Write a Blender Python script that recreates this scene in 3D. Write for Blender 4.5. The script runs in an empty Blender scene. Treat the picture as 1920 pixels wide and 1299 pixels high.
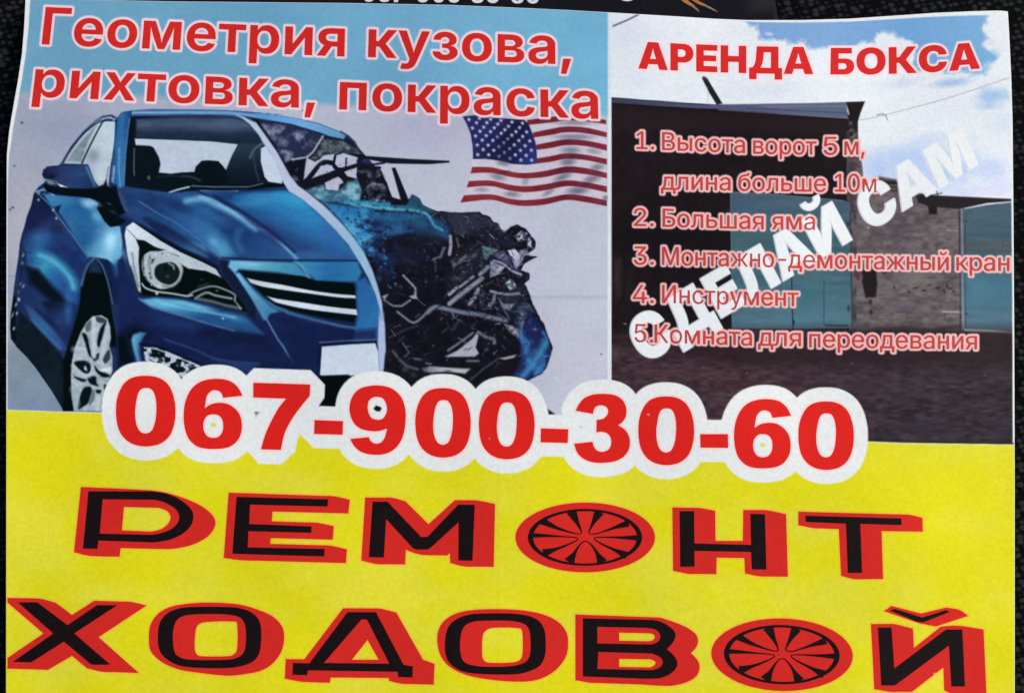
import bpy, math, random
import numpy as np
from mathutils import Vector, Matrix, geometry

# ------------------------------------------------------------------ camera, daylight, exposure
scene = bpy.context.scene
cam_data = bpy.data.cameras.new('camera')
cam_data.lens = 42.0; cam_data.sensor_width = 36.0; cam_data.clip_start = 0.01; cam_data.clip_end = 50.0
cam = bpy.data.objects.new('camera', cam_data); scene.collection.objects.link(cam)
CAM_TILT = math.radians(9.0)
CAM_DIST = 0.3584
cam.rotation_euler = (CAM_TILT, 0, 0)
cam.location = (0, -CAM_DIST * math.sin(CAM_TILT), CAM_DIST * math.cos(CAM_TILT))
scene.camera = cam
world = bpy.data.worlds.new('World'); scene.world = world; world.use_nodes = True
SUN_EL, SUN_AZ = math.radians(35), math.radians(78)          # high soft daylight from the upper right; azimuth clockwise from +Y
sky_node = world.node_tree.nodes.new('ShaderNodeTexSky'); sky_node.sky_type = 'NISHITA'; sky_node.sun_disc = False
sky_node.sun_elevation = SUN_EL; sky_node.sun_rotation = SUN_AZ; sky_node.air_density = 1.0; sky_node.dust_density = 1.5; sky_node.ozone_density = 0.6
world.node_tree.links.new(sky_node.outputs[0], world.node_tree.nodes['Background'].inputs[0])
world.node_tree.nodes['Background'].inputs[1].default_value = 0.06
sun_data = bpy.data.lights.new('sun', 'SUN'); sun_data.energy = 1.5; sun_data.angle = math.radians(24); sun_data.color = (1.0, 0.94, 0.80)
sun = bpy.data.objects.new('sun', sun_data); scene.collection.objects.link(sun)
to_sun = Vector((math.sin(SUN_AZ) * math.cos(SUN_EL), math.cos(SUN_AZ) * math.cos(SUN_EL), math.sin(SUN_EL)))
sun.rotation_euler = to_sun.to_track_quat('Z', 'Y').to_euler(); sun.location = to_sun * 2
scene.view_settings.view_transform = 'Standard'; scene.view_settings.look = 'None'
scene.view_settings.gamma = 1.0; scene.view_settings.use_curve_mapping = False
scene.view_settings.exposure = 1.22
scene.cycles.filter_width = 1.5

BOLD_GLYPHS = """
Г 579;542,728 542,610 208,610 208,0 68,0 68,728
е 590;306,-11 274,-10 244,-5 215,1 189,11 164,23 141,38 121,56 102,75 86,97 72,121 61,147 52,174 45,204 41,235 40,268 41,301 45,332 52,362 60,389 72,415 86,440 102,462 120,481 140,499 162,514 186,527 212,537 239,544 268,548 299,550 340,547 378,539 397,533 432,517 448,506 478,482 503,452 524,416 532,396 545,352 551,302 552,235 99,235 99,324 484,324 420,299 415,348 406,376 400,388 393,400 376,419 355,433 329,442 315,444 284,444 257,438 244,433 222,418 213,410 197,389 185,364 178,336 176,306 176,244 178,207 182,191 186,176 199,149 217,128 239,111 264,100 278,97 308,94 329,96 348,99 366,105 381,114 395,125 406,138 418,162 544,140 530,106 511,75 485,48 454,25 417,8 376,-4 331,-10
о 607;304,-11 272,-10 243,-5 215,2 188,12 164,24 141,39 121,57 102,76 86,98 72,122 61,148 52,176 45,205 41,236 40,269 41,302 45,333 52,363 61,390 72,416 86,441 102,463 121,482 141,500 164,515 188,527 215,537 243,544 272,549 304,550 335,549 365,544 393,537 419,527 444,515 466,500 487,482 505,463 521,441 535,416 547,390 556,363 562,333 566,302 567,269 566,236 562,205 556,176 547,148 535,122 521,98 505,76 487,57 466,39 444,24 419,12 393,2 365,-5 335,-10|304,99 334,103 348,107 372,121 392,142 408,167 419,198 426,232 428,269 426,307 419,341 408,372 392,397 372,418 348,432 319,439 304,440 288,439 259,432 235,418 215,397 200,372 189,341 182,307 180,269 182,232 189,198 200,167 215,142 235,121 259,107 273,103
м 802;63,0 63,543 272,543 356,314 367,279 388,188 411,62 392,62 409,160 429,254 446,314 528,543 738,543 738,0 604,0 604,245 608,404 609,486 620,486 602,411 576,321 543,223 459,0 343,0 257,223 240,271 208,376 180,486 192,486 197,245 197,0
т 503;183,0 183,432 10,432 10,543 493,543 493,432 320,432 320,0
р 624;63,-204 63,543 198,543 198,454 205,454 227,488 252,514 284,535 311,544 343,549 385,549 409,545 431,538 453,529 474,518 493,504 511,487 527,469 541,447 554,424 565,397 573,369 579,339 582,306 582,236 579,203 573,173 565,145 555,119 542,95 528,73 512,54 494,38 475,23 454,11 432,2 409,-4 385,-8 343,-9 312,-4 298,0 263,18 235,42 215,68 205,86 201,86 201,-204|321,102 350,105 364,110 388,123 407,143 423,169 434,199 441,233 443,271 441,309 434,342 423,372 408,397 388,417 364,431 336,438 321,438 305,438 278,431 254,418 234,398 218,374 207,344 200,310 197,271 200,232 207,198 218,168 234,143 254,123 278,109 291,105
и 615;552,0 414,0 414,331 410,331 181,0 63,0 63,543 200,543 200,213 205,213 432,543 552,543
я 572;508,0 377,0 377,434 258,433 224,427 210,422 199,415 190,407 184,397 179,386 175,359 179,333 184,322 191,313 200,305 225,293 240,289 279,286 432,286 432,186 265,186 223,188 185,194 152,203 123,217 97,234 76,254 60,277 48,302 41,330 39,361 41,392 48,421 59,448 76,472 96,493 121,511 150,525 183,535 220,541 261,543 508,543|166,0 16,0 170,247 316,247
х 570;21,0 232,330 232,227 31,543 181,543 251,422 313,298 260,298 323,422 395,543 542,543 338,226 338,326 550,0 401,0 320,136 257,259 309,259 249,136 168,0
в 571;63,0 63,543 293,543 331,541 365,536 396,529 424,518 449,504 469,488 485,469 497,447 504,423 506,396 505,379 501,363 495,349 486,335 475,323 461,312 428,294 387,283 421,278 451,268 477,254 489,245 508,225 522,202 527,190 533,163 532,130 530,114 518,83 499,57 473,35 440,18 421,12 378,3 354,1|192,106 328,106 353,109 373,117 388,129 397,146 400,166 397,189 388,208 373,222 353,231 328,233 192,233|192,318 296,318 323,321 335,324 354,334 368,349 372,357 375,377 374,388 367,405 353,420 333,429 308,434 293,435 192,435
к 574;63,0 63,543 201,543 201,320 244,320 405,543 568,543 369,275 570,0 405,0 260,209 201,209 201,0
у 590;60,-195 89,-89 142,-98 168,-95 183,-88 195,-78 205,-63 211,-45 221,-1 16,543 162,543 263,235 280,173 309,44 275,44 291,110 307,173 325,236 430,543 575,543 342,-69 319,-117 300,-143 278,-166 253,-184 223,-197 207,-202 171,-207 130,-207 90,-202
з 513;255,-7 204,-4 181,1 139,15 104,35 89,47 64,75 47,107 38,142 36,161 171,161 176,141 180,133 195,118 216,107 240,102 253,101 281,104 293,108 313,120 328,136 335,155 335,178 327,199 311,216 301,222 276,231 244,234 202,234 202,318 244,318 272,320 284,324 304,335 313,342 324,360 328,383 324,403 315,420 308,428 300,434 280,443 268,445 243,445 220,440 210,435 193,423 186,415 182,406 178,386 47,386 52,423 65,456 75,471 100,498 131,520 149,529 169,536 211,546 234,549 281,549 303,547 344,537 363,529 395,511 422,488 442,460 454,429 457,413 457,377 453,361 447,345 438,331 427,318 399,298 383,291 348,283 348,280 373,276 394,270 414,262 431,251 445,238 457,224 466,208 472,191 476,173 478,154 477,135 473,118 468,101 460,85 437,57 408,33 390,22 350,6 328,0 305,-4
п 606;543,543 543,0 406,0 406,431 201,431 201,0 63,0 63,543
с 582;303,-11 272,-10 242,-5 214,2 188,12 164,24 141,39 121,57 102,76 86,98 72,122 61,148 52,176 45,205 41,236 40,269 41,302 45,333 52,362 61,390 72,416 86,441 102,462 121,482 141,500 164,515 188,527 214,537 242,544 272,549 303,550 340,548 391,537 436,518 475,492 506,458 529,417 543,370 414,348 409,364 400,386 387,405 377,415 365,424 345,434 330,438 305,440 289,439 260,432 236,418 216,398 207,386 200,373 189,342 185,325 180,289 180,250 185,214 194,182 200,167 207,153 225,130 247,113 274,102 305,99 322,100 352,108 366,116 383,130 401,155 411,178 415,194 544,172 535,140 523,110 516,96 497,71 464,38 423,14 392,2 358,-6
а 574;216,-11 177,-8 140,1 108,16 80,36 58,62 43,94 36,131 35,170 41,202 46,216 59,240 76,260 87,269 110,284 136,296 179,308 209,314 305,325 338,331 360,340 369,349 373,360 372,388 367,404 354,423 333,437 316,443 295,446 262,445 233,437 209,424 192,407 183,394 177,380 50,401 64,437 84,468 97,482 110,495 141,516 159,525 197,539 239,547 261,549 301,549 335,546 368,540 399,530 427,516 453,498 475,477 492,451 504,420 510,384 511,0 380,0 380,75 375,75 364,57 349,39 332,24 312,11 289,1 262,-7|254,88 281,90 294,93 306,97 328,109 337,116 353,132 365,151 372,172 375,195 375,255 365,250 344,244 278,232 231,224 213,217 197,209 184,199 175,187 167,164 167,147 171,131 178,118 188,108 201,99 217,93 234,89
, 269;33,-186 75,110 214,110 127,-186
"""
HEAVY_GLYPHS = """
А 777;15,0 256,728 515,728 762,0 546,0 437,364 407,474 370,626 361,664 407,664 362,474 335,364 228,0|190,138 190,283 588,283 588,138
Р 652;47,0 47,728 387,726 418,722 446,716 474,707 499,696 522,682 544,667 562,649 579,629 594,607 606,584 615,558 622,531 626,503 627,473 626,443 622,415 615,388 606,363 593,339 579,318 562,298 542,281 521,265 497,252 471,241 444,232 414,226 383,222 350,221 161,221 161,373 321,373 359,378 381,386 399,397 407,404 419,420 427,440 432,473 427,507 419,526 413,535 399,549 371,565 347,570 321,572 238,572 238,0
Е 617;47,0 47,728 578,728 578,570 238,570 238,443 551,443 551,290 238,290 238,157 577,157 577,0
Н 741;47,0 47,728 238,728 238,450 503,450 503,728 694,728 694,0 503,0 503,292 238,292 238,0
Д 883;26,-156 26,157 93,157 115,174 135,194 153,222 168,258 177,289 188,346 194,393 220,728 765,728 765,157 857,157 857,-156 669,-156 669,0 213,0 213,-156|310,157 575,157 575,570 397,570 382,393 376,345 367,303 347,234 329,193
Б 642;47,0 47,728 557,728 557,575 237,575 237,437 412,436 463,428 487,422 509,413 529,403 547,391 563,377 578,361 590,343 600,324 608,303 614,280 618,255 618,202 614,176 608,151 600,129 590,107 578,88 563,70 547,54 529,40 509,28 487,18 464,10 439,4 412,1|237,145 348,145 378,148 390,153 412,167 428,187 435,211 436,225 435,238 428,262 412,282 390,296 378,301 348,304 237,304
О 765;383,-10 344,-9 307,-3 271,5 237,17 204,33 173,52 145,74 120,99 98,128 78,160 61,195 48,232 39,273 33,317 31,363 33,410 39,454 48,495 61,533 78,568 98,600 120,628 145,654 173,676 204,695 237,710 271,722 307,731 344,736 383,738 421,736 459,731 494,722 528,710 561,695 592,676 619,654 645,628 667,600 687,568 704,533 717,495 727,454 732,410 734,363 732,317 727,273 717,232 704,194 687,159 667,128 645,99 619,74 592,52 561,33 528,17 494,5 459,-4 421,-9|383,156 420,160 437,165 467,180 493,203 512,233 527,270 536,313 539,363 538,389 532,436 520,477 503,510 481,537 453,556 420,567 383,571 345,567 313,556 285,537 262,510 245,476 233,436 230,413 227,363 230,313 233,291 245,251 262,217 285,191 313,172 345,160
К 743;47,0 47,728 238,728 238,450 301,450 492,728 715,728 458,373 727,0 505,0 299,294 238,294 238,0
С 741;381,-10 342,-9 305,-3 269,5 235,17 202,33 172,52 144,74 119,99 97,128 77,160 61,195 48,232 38,273 33,317 31,363 33,410 39,454 48,495 61,533 78,568 98,600 120,628 145,654 173,676 204,695 236,710 270,722 306,731 342,736 381,738 408,737 458,731 482,726 528,711 569,690 588,678 623,650 638,634 665,598 677,578 687,557 702,511 711,462 517,462 513,481 503,507 493,522 475,542 461,552 436,564 417,568 386,571 348,567 314,555 299,546 286,536 263,509 245,475 239,456 230,413 227,389 227,337 233,290 239,269 254,232 263,216 286,190 314,172 347,160 385,156 416,159 435,164 452,171 468,180 481,192 498,212 507,229 513,246 518,266 712,266 709,245 698,204 682,164 672,144 647,108 632,91 599,60 580,46 538,22 491,4 438,-7
Л 746;26,0 26,157 60,158 72,161 94,171 102,179 116,200 127,231 131,251 145,357 175,728 699,728 699,0 507,0 507,570 350,570 328,327 324,288 312,220 305,190 286,138 264,96 251,79 222,50 206,38 172,20 153,14 113,5 69,1
М 941;47,0 47,728 343,728 427,443 461,295 492,139 451,139 456,167 486,315 515,443 598,728 894,728 894,0 703,0 703,313 711,610 711,627 725,627 704,535 672,405 640,291 550,0 392,0 286,340 249,477 213,627 231,627 238,313 238,0
Й 758;711,0 516,0 516,314 520,416 528,537 554,533 482,383 431,291 252,0 47,0 47,728 242,728 242,419 230,179 211,197 240,271 270,335 323,429 506,728 711,728|364,786 323,790 304,794 268,808 237,827 212,852 192,881 181,913 177,948 279,948 282,926 287,916 303,898 325,886 350,879 364,879 392,882 404,886 425,898 441,916 448,936 449,948 552,948 548,913 536,881 517,852 492,827 460,808 425,794 406,790
"""
PLAIN_GLYPHS = """
1 647;108,0 108,80 559,80 559,0|393,728 393,0 301,0 301,638 298,638 121,512 121,610 287,728
. 269;136,-7 116,-4 98,5 90,12 78,28 74,38 71,58 74,78 78,87 90,104 107,116 126,122 136,123 147,122 166,116 182,104 194,87 201,68 201,58 201,47 194,28 182,12 166,0 147,-6
В 649;82,0 82,728 342,728 399,723 424,718 447,711 468,702 488,691 520,665 533,650 545,634 554,616 566,577 570,535 569,517 564,486 560,472 548,447 531,426 522,417 489,396 451,380 451,375 480,370 508,358 535,341 547,331 568,306 577,291 591,258 595,239 599,197 595,154 582,114 573,96 561,79 547,63 531,49 512,36 491,25 468,16 442,9 414,4 350,0|175,82 379,83 407,87 431,94 452,103 469,114 483,128 494,143 501,159 506,178 507,197 507,212 501,240 495,253 481,276 461,296 435,312 405,324 389,327 352,330 175,330|175,409 356,409 371,411 399,418 412,424 435,438 454,456 468,478 477,503 480,531 478,550 474,568 467,584 458,599 445,613 430,625 412,634 392,640 368,644 342,645 175,645
ы 720;146,347 304,347 328,346 372,339 392,333 427,316 456,293 479,264 494,231 501,195 501,156 498,137 487,102 468,71 456,57 427,33 392,15 351,4 304,0 71,0 71,536 160,536 160,81 303,81 339,85 355,90 370,97 383,107 394,117 402,129 409,143 412,157 413,173 412,189 409,204 402,217 394,229 383,240 370,249 355,257 322,265 303,266 146,266|561,0 561,536 649,536 649,0
с 556;291,-12 263,-10 235,-6 210,1 185,11 162,23 141,38 122,56 105,75 89,97 76,121 65,146 56,174 50,203 46,233 45,265 46,298 50,329 56,358 65,386 76,411 89,435 105,457 122,477 141,494 162,509 185,522 210,532 235,539 263,543 291,544 324,542 369,533 409,516 445,492 474,461 497,425 512,383 426,367 417,391 409,406 393,426 380,438 366,447 341,458 322,463 291,466 271,464 252,461 235,456 219,448 204,439 179,414 169,400 152,367 141,329 138,308 136,287 136,244 138,223 146,184 160,148 169,132 191,105 219,84 235,77 252,71 271,68 302,67 323,70 341,74 359,81 381,95 399,113 410,127 418,143 427,169 513,153 504,124 484,85 457,52 435,33 410,18 369,0 339,-8
о 583;291,-12 263,-10 235,-6 210,1 185,11 162,23 141,38 122,56 105,75 89,97 76,121 65,146 56,174 50,203 46,233 45,265 46,298 50,329 56,358 65,386 76,411 89,435 105,457 122,477 141,494 162,509 185,522 210,532 235,539 263,543 291,544 320,543 348,539 373,532 398,522 421,509 442,494 461,477 479,457 494,435 507,411 518,386 527,358 533,329 537,298 538,265 537,233 533,203 527,174 518,146 507,121 494,97 479,75 461,56 442,38 421,23 398,11 373,1 348,-6 320,-10|291,67 312,68 348,77 364,84 379,94 404,118 424,148 438,184 446,223 449,265 446,308 438,348 424,384 404,414 379,439 364,448 348,456 331,461 312,464 291,466 271,464 252,461 235,456 219,448 204,439 179,414 160,384 146,348 138,308 135,265 138,223 146,184 160,148 179,118 204,94 219,84 235,77 252,71
т 464;189,0 189,457 9,457 9,536 455,536 455,457 277,457 277,0
а 548;226,-11 186,-8 150,1 117,16 89,37 66,63 51,95 43,132 43,171 49,202 54,216 68,239 86,258 97,266 121,280 147,290 191,301 236,309 352,325 374,333 383,341 388,353 388,361 388,377 384,399 375,419 370,428 356,443 337,454 315,462 289,466 247,465 210,455 181,438 159,416 149,400 142,384 56,402 63,421 80,455 91,469 117,494 147,514 163,522 180,529 216,538 235,541 273,544 315,541 343,535 370,526 396,514 420,497 431,487 450,463 464,434 473,399 475,380 476,0 389,0 389,74 385,74 370,51 356,35 338,20 316,8 291,-3 276,-6|241,66 260,67 294,73 309,78 335,93 346,102 365,122 378,146 386,170 388,196 388,268 378,261 353,254 270,240 213,231 191,224 171,215 154,204 141,189 134,171 132,160 132,138 136,120 145,104 158,90 174,80 194,72 216,68
в 552;71,0 71,536 292,536 326,534 357,530 386,522 411,511 434,497 452,481 467,462 478,441 484,418 486,393 485,375 482,359 476,344 468,330 458,319 433,300 402,286 384,282 408,276 432,267 464,246 481,227 496,204 501,191 506,162 506,130 504,114 493,84 476,58 453,36 423,19 407,12 389,7 349,1|155,80 327,80 358,83 383,93 401,108 413,128 416,153 413,182 401,206 383,224 358,235 327,238 155,238|155,311 294,311 313,312 345,319 370,331 388,349 393,360 396,372 397,386 396,398 393,410 387,420 370,437 344,449 328,453 292,456 155,456
р 597;71,-204 71,536 157,536 157,452 164,452 188,484 213,509 246,529 273,538 306,543 350,542 375,538 399,531 422,522 443,510 462,495 480,478 496,459 511,437 523,413 534,388 542,360 548,331 551,300 551,234 548,203 542,174 534,146 523,120 511,96 497,75 481,55 463,38 443,23 422,11 399,1 376,-6 350,-10 306,-10 275,-6 247,4 214,24 189,49 165,82 160,82 160,-204|310,68 347,72 363,77 393,93 417,117 437,147 451,182 460,223 463,268 460,312 451,352 437,388 418,417 393,440 363,456 347,461 310,465 291,464 256,456 227,440 202,418 182,388 168,353 160,313 157,268 160,222 168,182 183,146 202,116 227,93 257,77 273,72
5 647;319,-10 293,-9 244,0 200,17 161,41 129,72 104,108 95,128 88,149 84,170 82,193 173,193 178,167 183,154 189,142 204,120 224,102 235,94 261,82 274,78 288,74 319,72 353,75 384,85 398,93 423,112 434,123 452,150 459,165 468,198 471,215 471,252 464,287 459,303 452,318 433,345 410,368 397,377 367,390 335,397 317,398 300,397 268,392 237,383 223,376 199,360 180,341 92,348 129,728 526,728 526,646 209,646 187,427 190,427 213,445 239,460 268,471 300,477 333,480 371,477 407,468 441,454 471,435 485,423 509,397 529,367 545,333 556,296 560,276 562,235 561,207 557,181 551,155 542,131 531,109 518,88 502,68 485,51 466,35 445,22 422,10 398,2 373,-5 346,-9
м 758;71,0 71,536 204,536 342,207 363,145 387,64 371,64 406,179 428,236 552,536 686,536 686,0 598,0 599,429 600,495 612,495 570,366 541,292 417,0 340,0 202,323 171,407 142,495 156,495 159,311 159,0
, 269;55,-163 98,102 196,102 122,-163
д 608;17,-157 17,81 62,81 74,95 90,118 104,145 115,177 124,218 136,306 156,536 508,536 508,81 591,81 591,-157 504,-157 504,0 105,0 105,-157|162,81 421,81 421,455 236,455 221,294 213,234 203,181 190,135 182,115
л 569;9,0 9,81 46,83 69,90 86,106 99,132 105,156 111,187 119,298 129,536 497,536 497,0 409,0 409,455 213,455 204,267 199,200 190,143 185,118 169,75 159,57 147,42 134,29 119,19 102,11 83,5 62,1
и 580;509,0 420,0 420,388 416,388 156,0 71,0 71,536 160,536 160,147 164,147 424,536 509,536
н 577;438,316 438,235 139,235 139,316|160,536 160,0 71,0 71,536|506,536 506,0 418,0 418,536
б 579;292,-12 264,-10 238,-6 213,0 188,10 166,22 144,36 125,53 107,72 91,94 78,117 66,143 57,171 50,200 47,232 45,265 46,316 49,376 55,430 65,477 78,518 95,554 116,584 129,597 156,620 188,638 206,646 245,658 290,666 363,674 388,680 400,686 411,698 416,714 417,728 497,728 494,697 487,670 482,659 467,638 445,622 418,610 382,601 312,593 262,585 221,572 204,564 188,553 174,541 162,526 152,510 143,491 129,444 120,386 122,386 136,414 155,440 166,452 191,474 219,492 251,506 284,514 320,517 344,516 367,512 389,505 410,496 429,483 448,469 465,452 480,434 494,413 506,391 516,367 524,342 529,315 532,287 532,228 529,199 522,172 514,145 503,120 489,97 474,75 457,56 438,39 417,24 394,11 371,1 346,-6 319,-10|293,66 311,67 345,74 375,89 399,110 419,138 433,172 442,210 445,254 442,298 434,336 420,369 401,396 377,417 348,432 314,439 296,440 259,436 226,425 197,406 173,381 154,350 141,313 135,273 134,251 137,210 146,172 161,139 182,112 208,90 239,75 256,70
ь 547;146,347 304,347 328,346 372,339 392,333 427,316 456,293 479,264 494,231 501,195 501,156 498,137 487,102 468,71 456,57 427,33 392,15 351,4 304,0 71,0 71,536 160,536 160,81 303,81 339,85 355,90 370,97 383,107 394,117 402,129 409,143 412,157 413,173 412,189 409,204 402,217 394,229 383,240 370,249 355,257 322,265 303,266 146,266
ш 811;71,536 160,536 160,81 362,81 362,536 450,536 450,81 652,81 652,536 740,536 740,0 71,0
е 568;296,-12 266,-10 237,-6 210,1 185,11 162,23 140,38 121,56 104,75 89,97 75,121 65,146 56,173 50,202 46,233 45,265 46,297 50,327 56,356 65,384 75,410 88,434 103,456 120,476 139,493 160,509 183,521 207,531 232,539 259,543 287,544 306,544 342,538 377,528 394,521 425,502 453,479 466,464 488,432 506,394 518,350 524,299 525,240 100,240 100,314 477,314 437,287 436,308 430,346 419,381 412,396 403,410 381,434 355,452 323,463 287,466 251,463 219,452 192,434 170,410 152,382 140,350 137,333 134,296 135,229 137,208 146,169 154,152 172,122 196,98 225,81 259,70 297,67 334,70 357,76 386,92 402,106 421,132 430,152 516,136 504,103 485,73 461,46 432,24 398,7 360,-5 339,-9
0 647;324,-10 292,-9 262,-3 234,6 209,18 184,34 162,54 142,76 125,102 109,131 96,163 85,197 76,235 70,275 67,318 65,363 67,409 70,452 76,492 85,529 96,564 110,596 125,625 143,651 163,673 185,693 209,709 235,722 263,731 292,736 324,738 355,736 385,731 412,722 438,709 462,693 485,673 504,651 522,625 538,596 551,564 562,529 571,492 577,452 581,409 582,363 581,318 577,275 571,235 562,197 551,163 538,131 522,102 505,76 485,54 463,34 439,18 413,6 385,-3 355,-9|324,71 344,72 364,77 382,84 399,93 415,106 430,121 443,138 464,181 480,233 490,294 493,363 490,433 480,494 464,547 443,589 430,607 415,622 399,634 382,644 364,651 344,655 324,657 303,655 283,651 265,644 248,634 232,622 217,607 204,589 183,547 167,494 157,433 154,363 157,294 167,233 183,181 204,138 217,121 232,106 248,93 265,84 283,77 303,72
2 647;88,0 88,70 353,340 406,399 426,425 447,462 456,487 461,527 460,542 454,571 443,596 426,617 405,634 380,647 352,654 321,657 304,656 272,650 245,639 222,622 203,601 190,574 182,545 179,511 90,511 92,537 95,562 101,586 110,608 120,630 133,649 148,667 164,683 182,697 202,709 224,720 247,728 271,733 296,737 322,738 373,734 396,728 419,720 440,711 459,699 493,670 520,636 530,617 538,596 544,575 548,552 549,529 546,496 539,464 527,432 496,382 450,325 386,257 216,86 216,82 558,82 558,0
Б 634;82,0 82,728 517,728 517,646 175,646 175,422 371,421 399,418 448,406 471,397 491,386 510,374 527,359 542,343 554,326 565,306 573,286 579,264 583,240 584,215 583,190 579,165 573,143 565,121 555,101 542,83 527,66 510,51 492,38 471,26 449,17 425,10 371,1|175,81 340,81 368,83 393,87 416,94 436,104 453,116 467,132 478,149 486,169 491,192 492,216 491,239 486,260 478,279 467,295 453,309 436,321 416,330 393,336 368,340 175,342
я 545;473,0 385,0 385,459 233,458 210,455 191,450 174,444 161,435 150,425 141,413 135,399 132,383 131,366 132,349 135,333 142,320 150,308 161,297 175,289 191,282 233,275 259,274 423,274 423,200 252,200 213,202 177,207 146,216 119,229 96,245 77,264 62,286 51,310 45,337 43,366 45,396 51,423 62,447 76,470 95,489 118,506 145,519 176,528 212,534 251,536 473,536|120,0 19,0 171,242 269,242
М 889;82,0 82,728 213,728 397,255 431,155 456,75 435,75 478,208 499,269 676,728 807,728 807,0 715,0 716,445 719,638 719,650 729,650 660,449 484,0 405,0 234,430 156,650 168,650 169,604 172,425 172,0
ж 798;26,0 245,273 29,536 133,536 312,309 356,309 356,536 444,536 444,309 486,309 665,536 770,536 555,273 773,0 666,0 485,228 444,228 444,0 356,0 356,228 314,228 132,0
й 580;509,0 420,0 420,388 416,388 156,0 71,0 71,536 160,536 160,147 164,147 424,536 509,536|290,612 259,615 245,618 218,630 195,647 175,668 160,693 151,720 148,750 213,750 216,725 227,704 235,695 254,682 265,677 290,674 315,677 326,682 345,695 359,714 366,737 367,750 432,750 429,720 420,693 405,668 386,647 362,630 335,618 321,615
к 531;71,0 71,536 160,536 160,305 214,305 408,536 520,536 302,277 523,0 411,0 235,223 160,223 160,0
- 647;482,346 482,265 163,265 163,346
3 647;315,-10 262,-6 213,6 169,26 149,39 131,54 115,70 100,88 88,108 78,128 71,151 66,174 64,199 158,199 163,169 174,142 190,119 211,100 237,86 266,76 282,73 316,71 350,74 367,77 397,88 423,103 444,123 460,148 470,178 473,211 470,243 461,272 445,299 423,321 394,338 377,346 358,351 315,357 220,358 220,432 413,642 413,646 104,646 104,728 534,728 534,655 301,402 301,418 333,420 364,419 392,415 419,409 443,399 466,388 486,375 504,359 520,342 534,323 545,303 554,281 561,259 564,235 566,211 564,185 560,161 554,138 545,117 533,96 520,77 504,60 486,44 467,30 445,18 422,8 397,0 371,-6 344,-9
4 647;51,157 51,233 360,728 454,728 152,243 152,238 595,238 595,157|404,0 404,454 492,454 492,0
И 739;657,0 564,0 564,423 572,647 587,639 504,495 461,424 191,0 82,0 82,728 175,728 175,248 172,155 167,81 156,87 185,144 220,207 254,263 549,728 657,728
у 547;67,-200 82,-123 124,-127 140,-127 162,-120 176,-110 188,-97 199,-78 228,0 22,536 118,536 239,204 288,41 259,41 275,94 309,204 429,536 524,536 286,-86 272,-116 256,-142 238,-163 218,-181 195,-193 170,-202 143,-206 106,-206
К 661;82,0 82,728 175,728 175,411 276,411 514,728 627,728 356,375 638,0 526,0 280,329 175,329 175,0
п 577;505,536 505,0 417,0 417,454 160,454 160,0 71,0 71,536
Р 630;82,0 82,728 368,726 397,723 425,717 450,709 473,698 494,685 513,671 530,654 544,636 556,617 566,596 574,573 580,550 583,525 583,473 580,449 574,425 566,403 556,381 544,361 529,343 512,327 493,312 472,300 449,289 424,280 396,274 367,271 146,270 146,352 353,352 373,355 407,364 436,378 458,398 475,423 481,436 489,466 491,482 491,516 486,547 481,562 467,588 458,599 447,610 422,627 390,639 352,645 175,646 175,0
З 612;308,-10 252,-6 202,7 157,28 138,41 120,55 104,72 90,90 78,109 69,130 62,152 58,175 56,199 150,199 154,169 159,155 165,142 181,119 190,110 214,93 241,81 272,73 306,71 325,72 342,74 374,81 389,87 415,102 437,122 446,133 453,145 463,172 466,186 466,217 459,245 453,258 446,270 426,291 401,309 387,316 354,326 316,332 236,332 236,413 312,414 344,419 372,428 396,442 416,460 430,482 436,494 439,507 442,534 440,563 432,588 426,599 410,620 390,636 366,648 338,655 323,657 291,657 261,652 234,643 222,636 210,629 190,611 175,589 165,564 161,534 71,534 73,558 77,580 84,601 93,622 104,640 133,674 169,701 189,712 211,721 257,734 308,738 335,737 383,728 406,721 427,711 464,686 493,656 515,621 529,582 533,540 532,516 528,495 521,474 512,455 500,437 485,421 469,407 451,395 431,385 409,377 409,373 444,364 475,350 502,332 523,308 533,295 547,267 552,251 558,218 557,176 553,154 547,132 537,111 526,92 512,74 496,57 478,42 458,29 413,7 389,-1 363,-6
А 680;20,0 285,728 393,728 660,0 561,0 402,449 339,648 328,684 349,684 319,584 270,431 119,0|156,202 156,284 524,284 524,202
"""
# ---------------------------------------------------------------- printing inks
# Every print on the flyer is laid out in sheet units (1 unit = 0.16 mm on paper).
def interp(v, pts):
    a = np.array(pts, float)
    return np.interp(v, a[:, 0], a[:, 1])
LEFT = [(-60, 52), (0, 48), (50, 45.5), (100, 41.5), (150, 34), (200, 25), (245, 17.5), (290, 13), (400, 12.5), (1400, 11.5)]
RIGHT = [(-60, 1886), (20, 1889), (60, 1891.5), (145, 1895.5), (230, 1898), (400, 1899.5), (621, 1901), (900, 1902), (1400, 1902)]
TOP = [(0, -8), (45, -5), (190, 0.5), (320, 3), (640, 6), (837, 9.5), (950, 14), (1060, 19), (1140, 23.5), (1260, 30.5), (1340, 35.5),
       (1400, 38), (1500, 38), (1590, 35.5), (1680, 29.5), (1751, 24.5), (1820, 21.5), (1875, 20), (1889, 22), (1920, 24)]
BOTTOM = 1336.0
STEP = 1.5
NU = int(1890 / STEP) + 1
NV = int((BOTTOM - 10) / STEP) + 1
def sheet_points(nu, nv, grow=0.0):
    u = np.linspace(0, 1, nu)[None, :] * np.ones((nv, 1))
    v = np.linspace(0, 1, nv)[:, None] * np.ones((1, nu))
    X = 12 + 1890 * u
    Y = BOTTOM * v
    for _ in range(12):
        t = interp(X, TOP) - grow
        Y = t + v * (BOTTOM + grow - t)
        l = interp(Y, LEFT) - grow
        X = l + u * (interp(Y, RIGHT) + grow - l)
    return X, Y
GX, GY = sheet_points(NU, NV)
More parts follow.
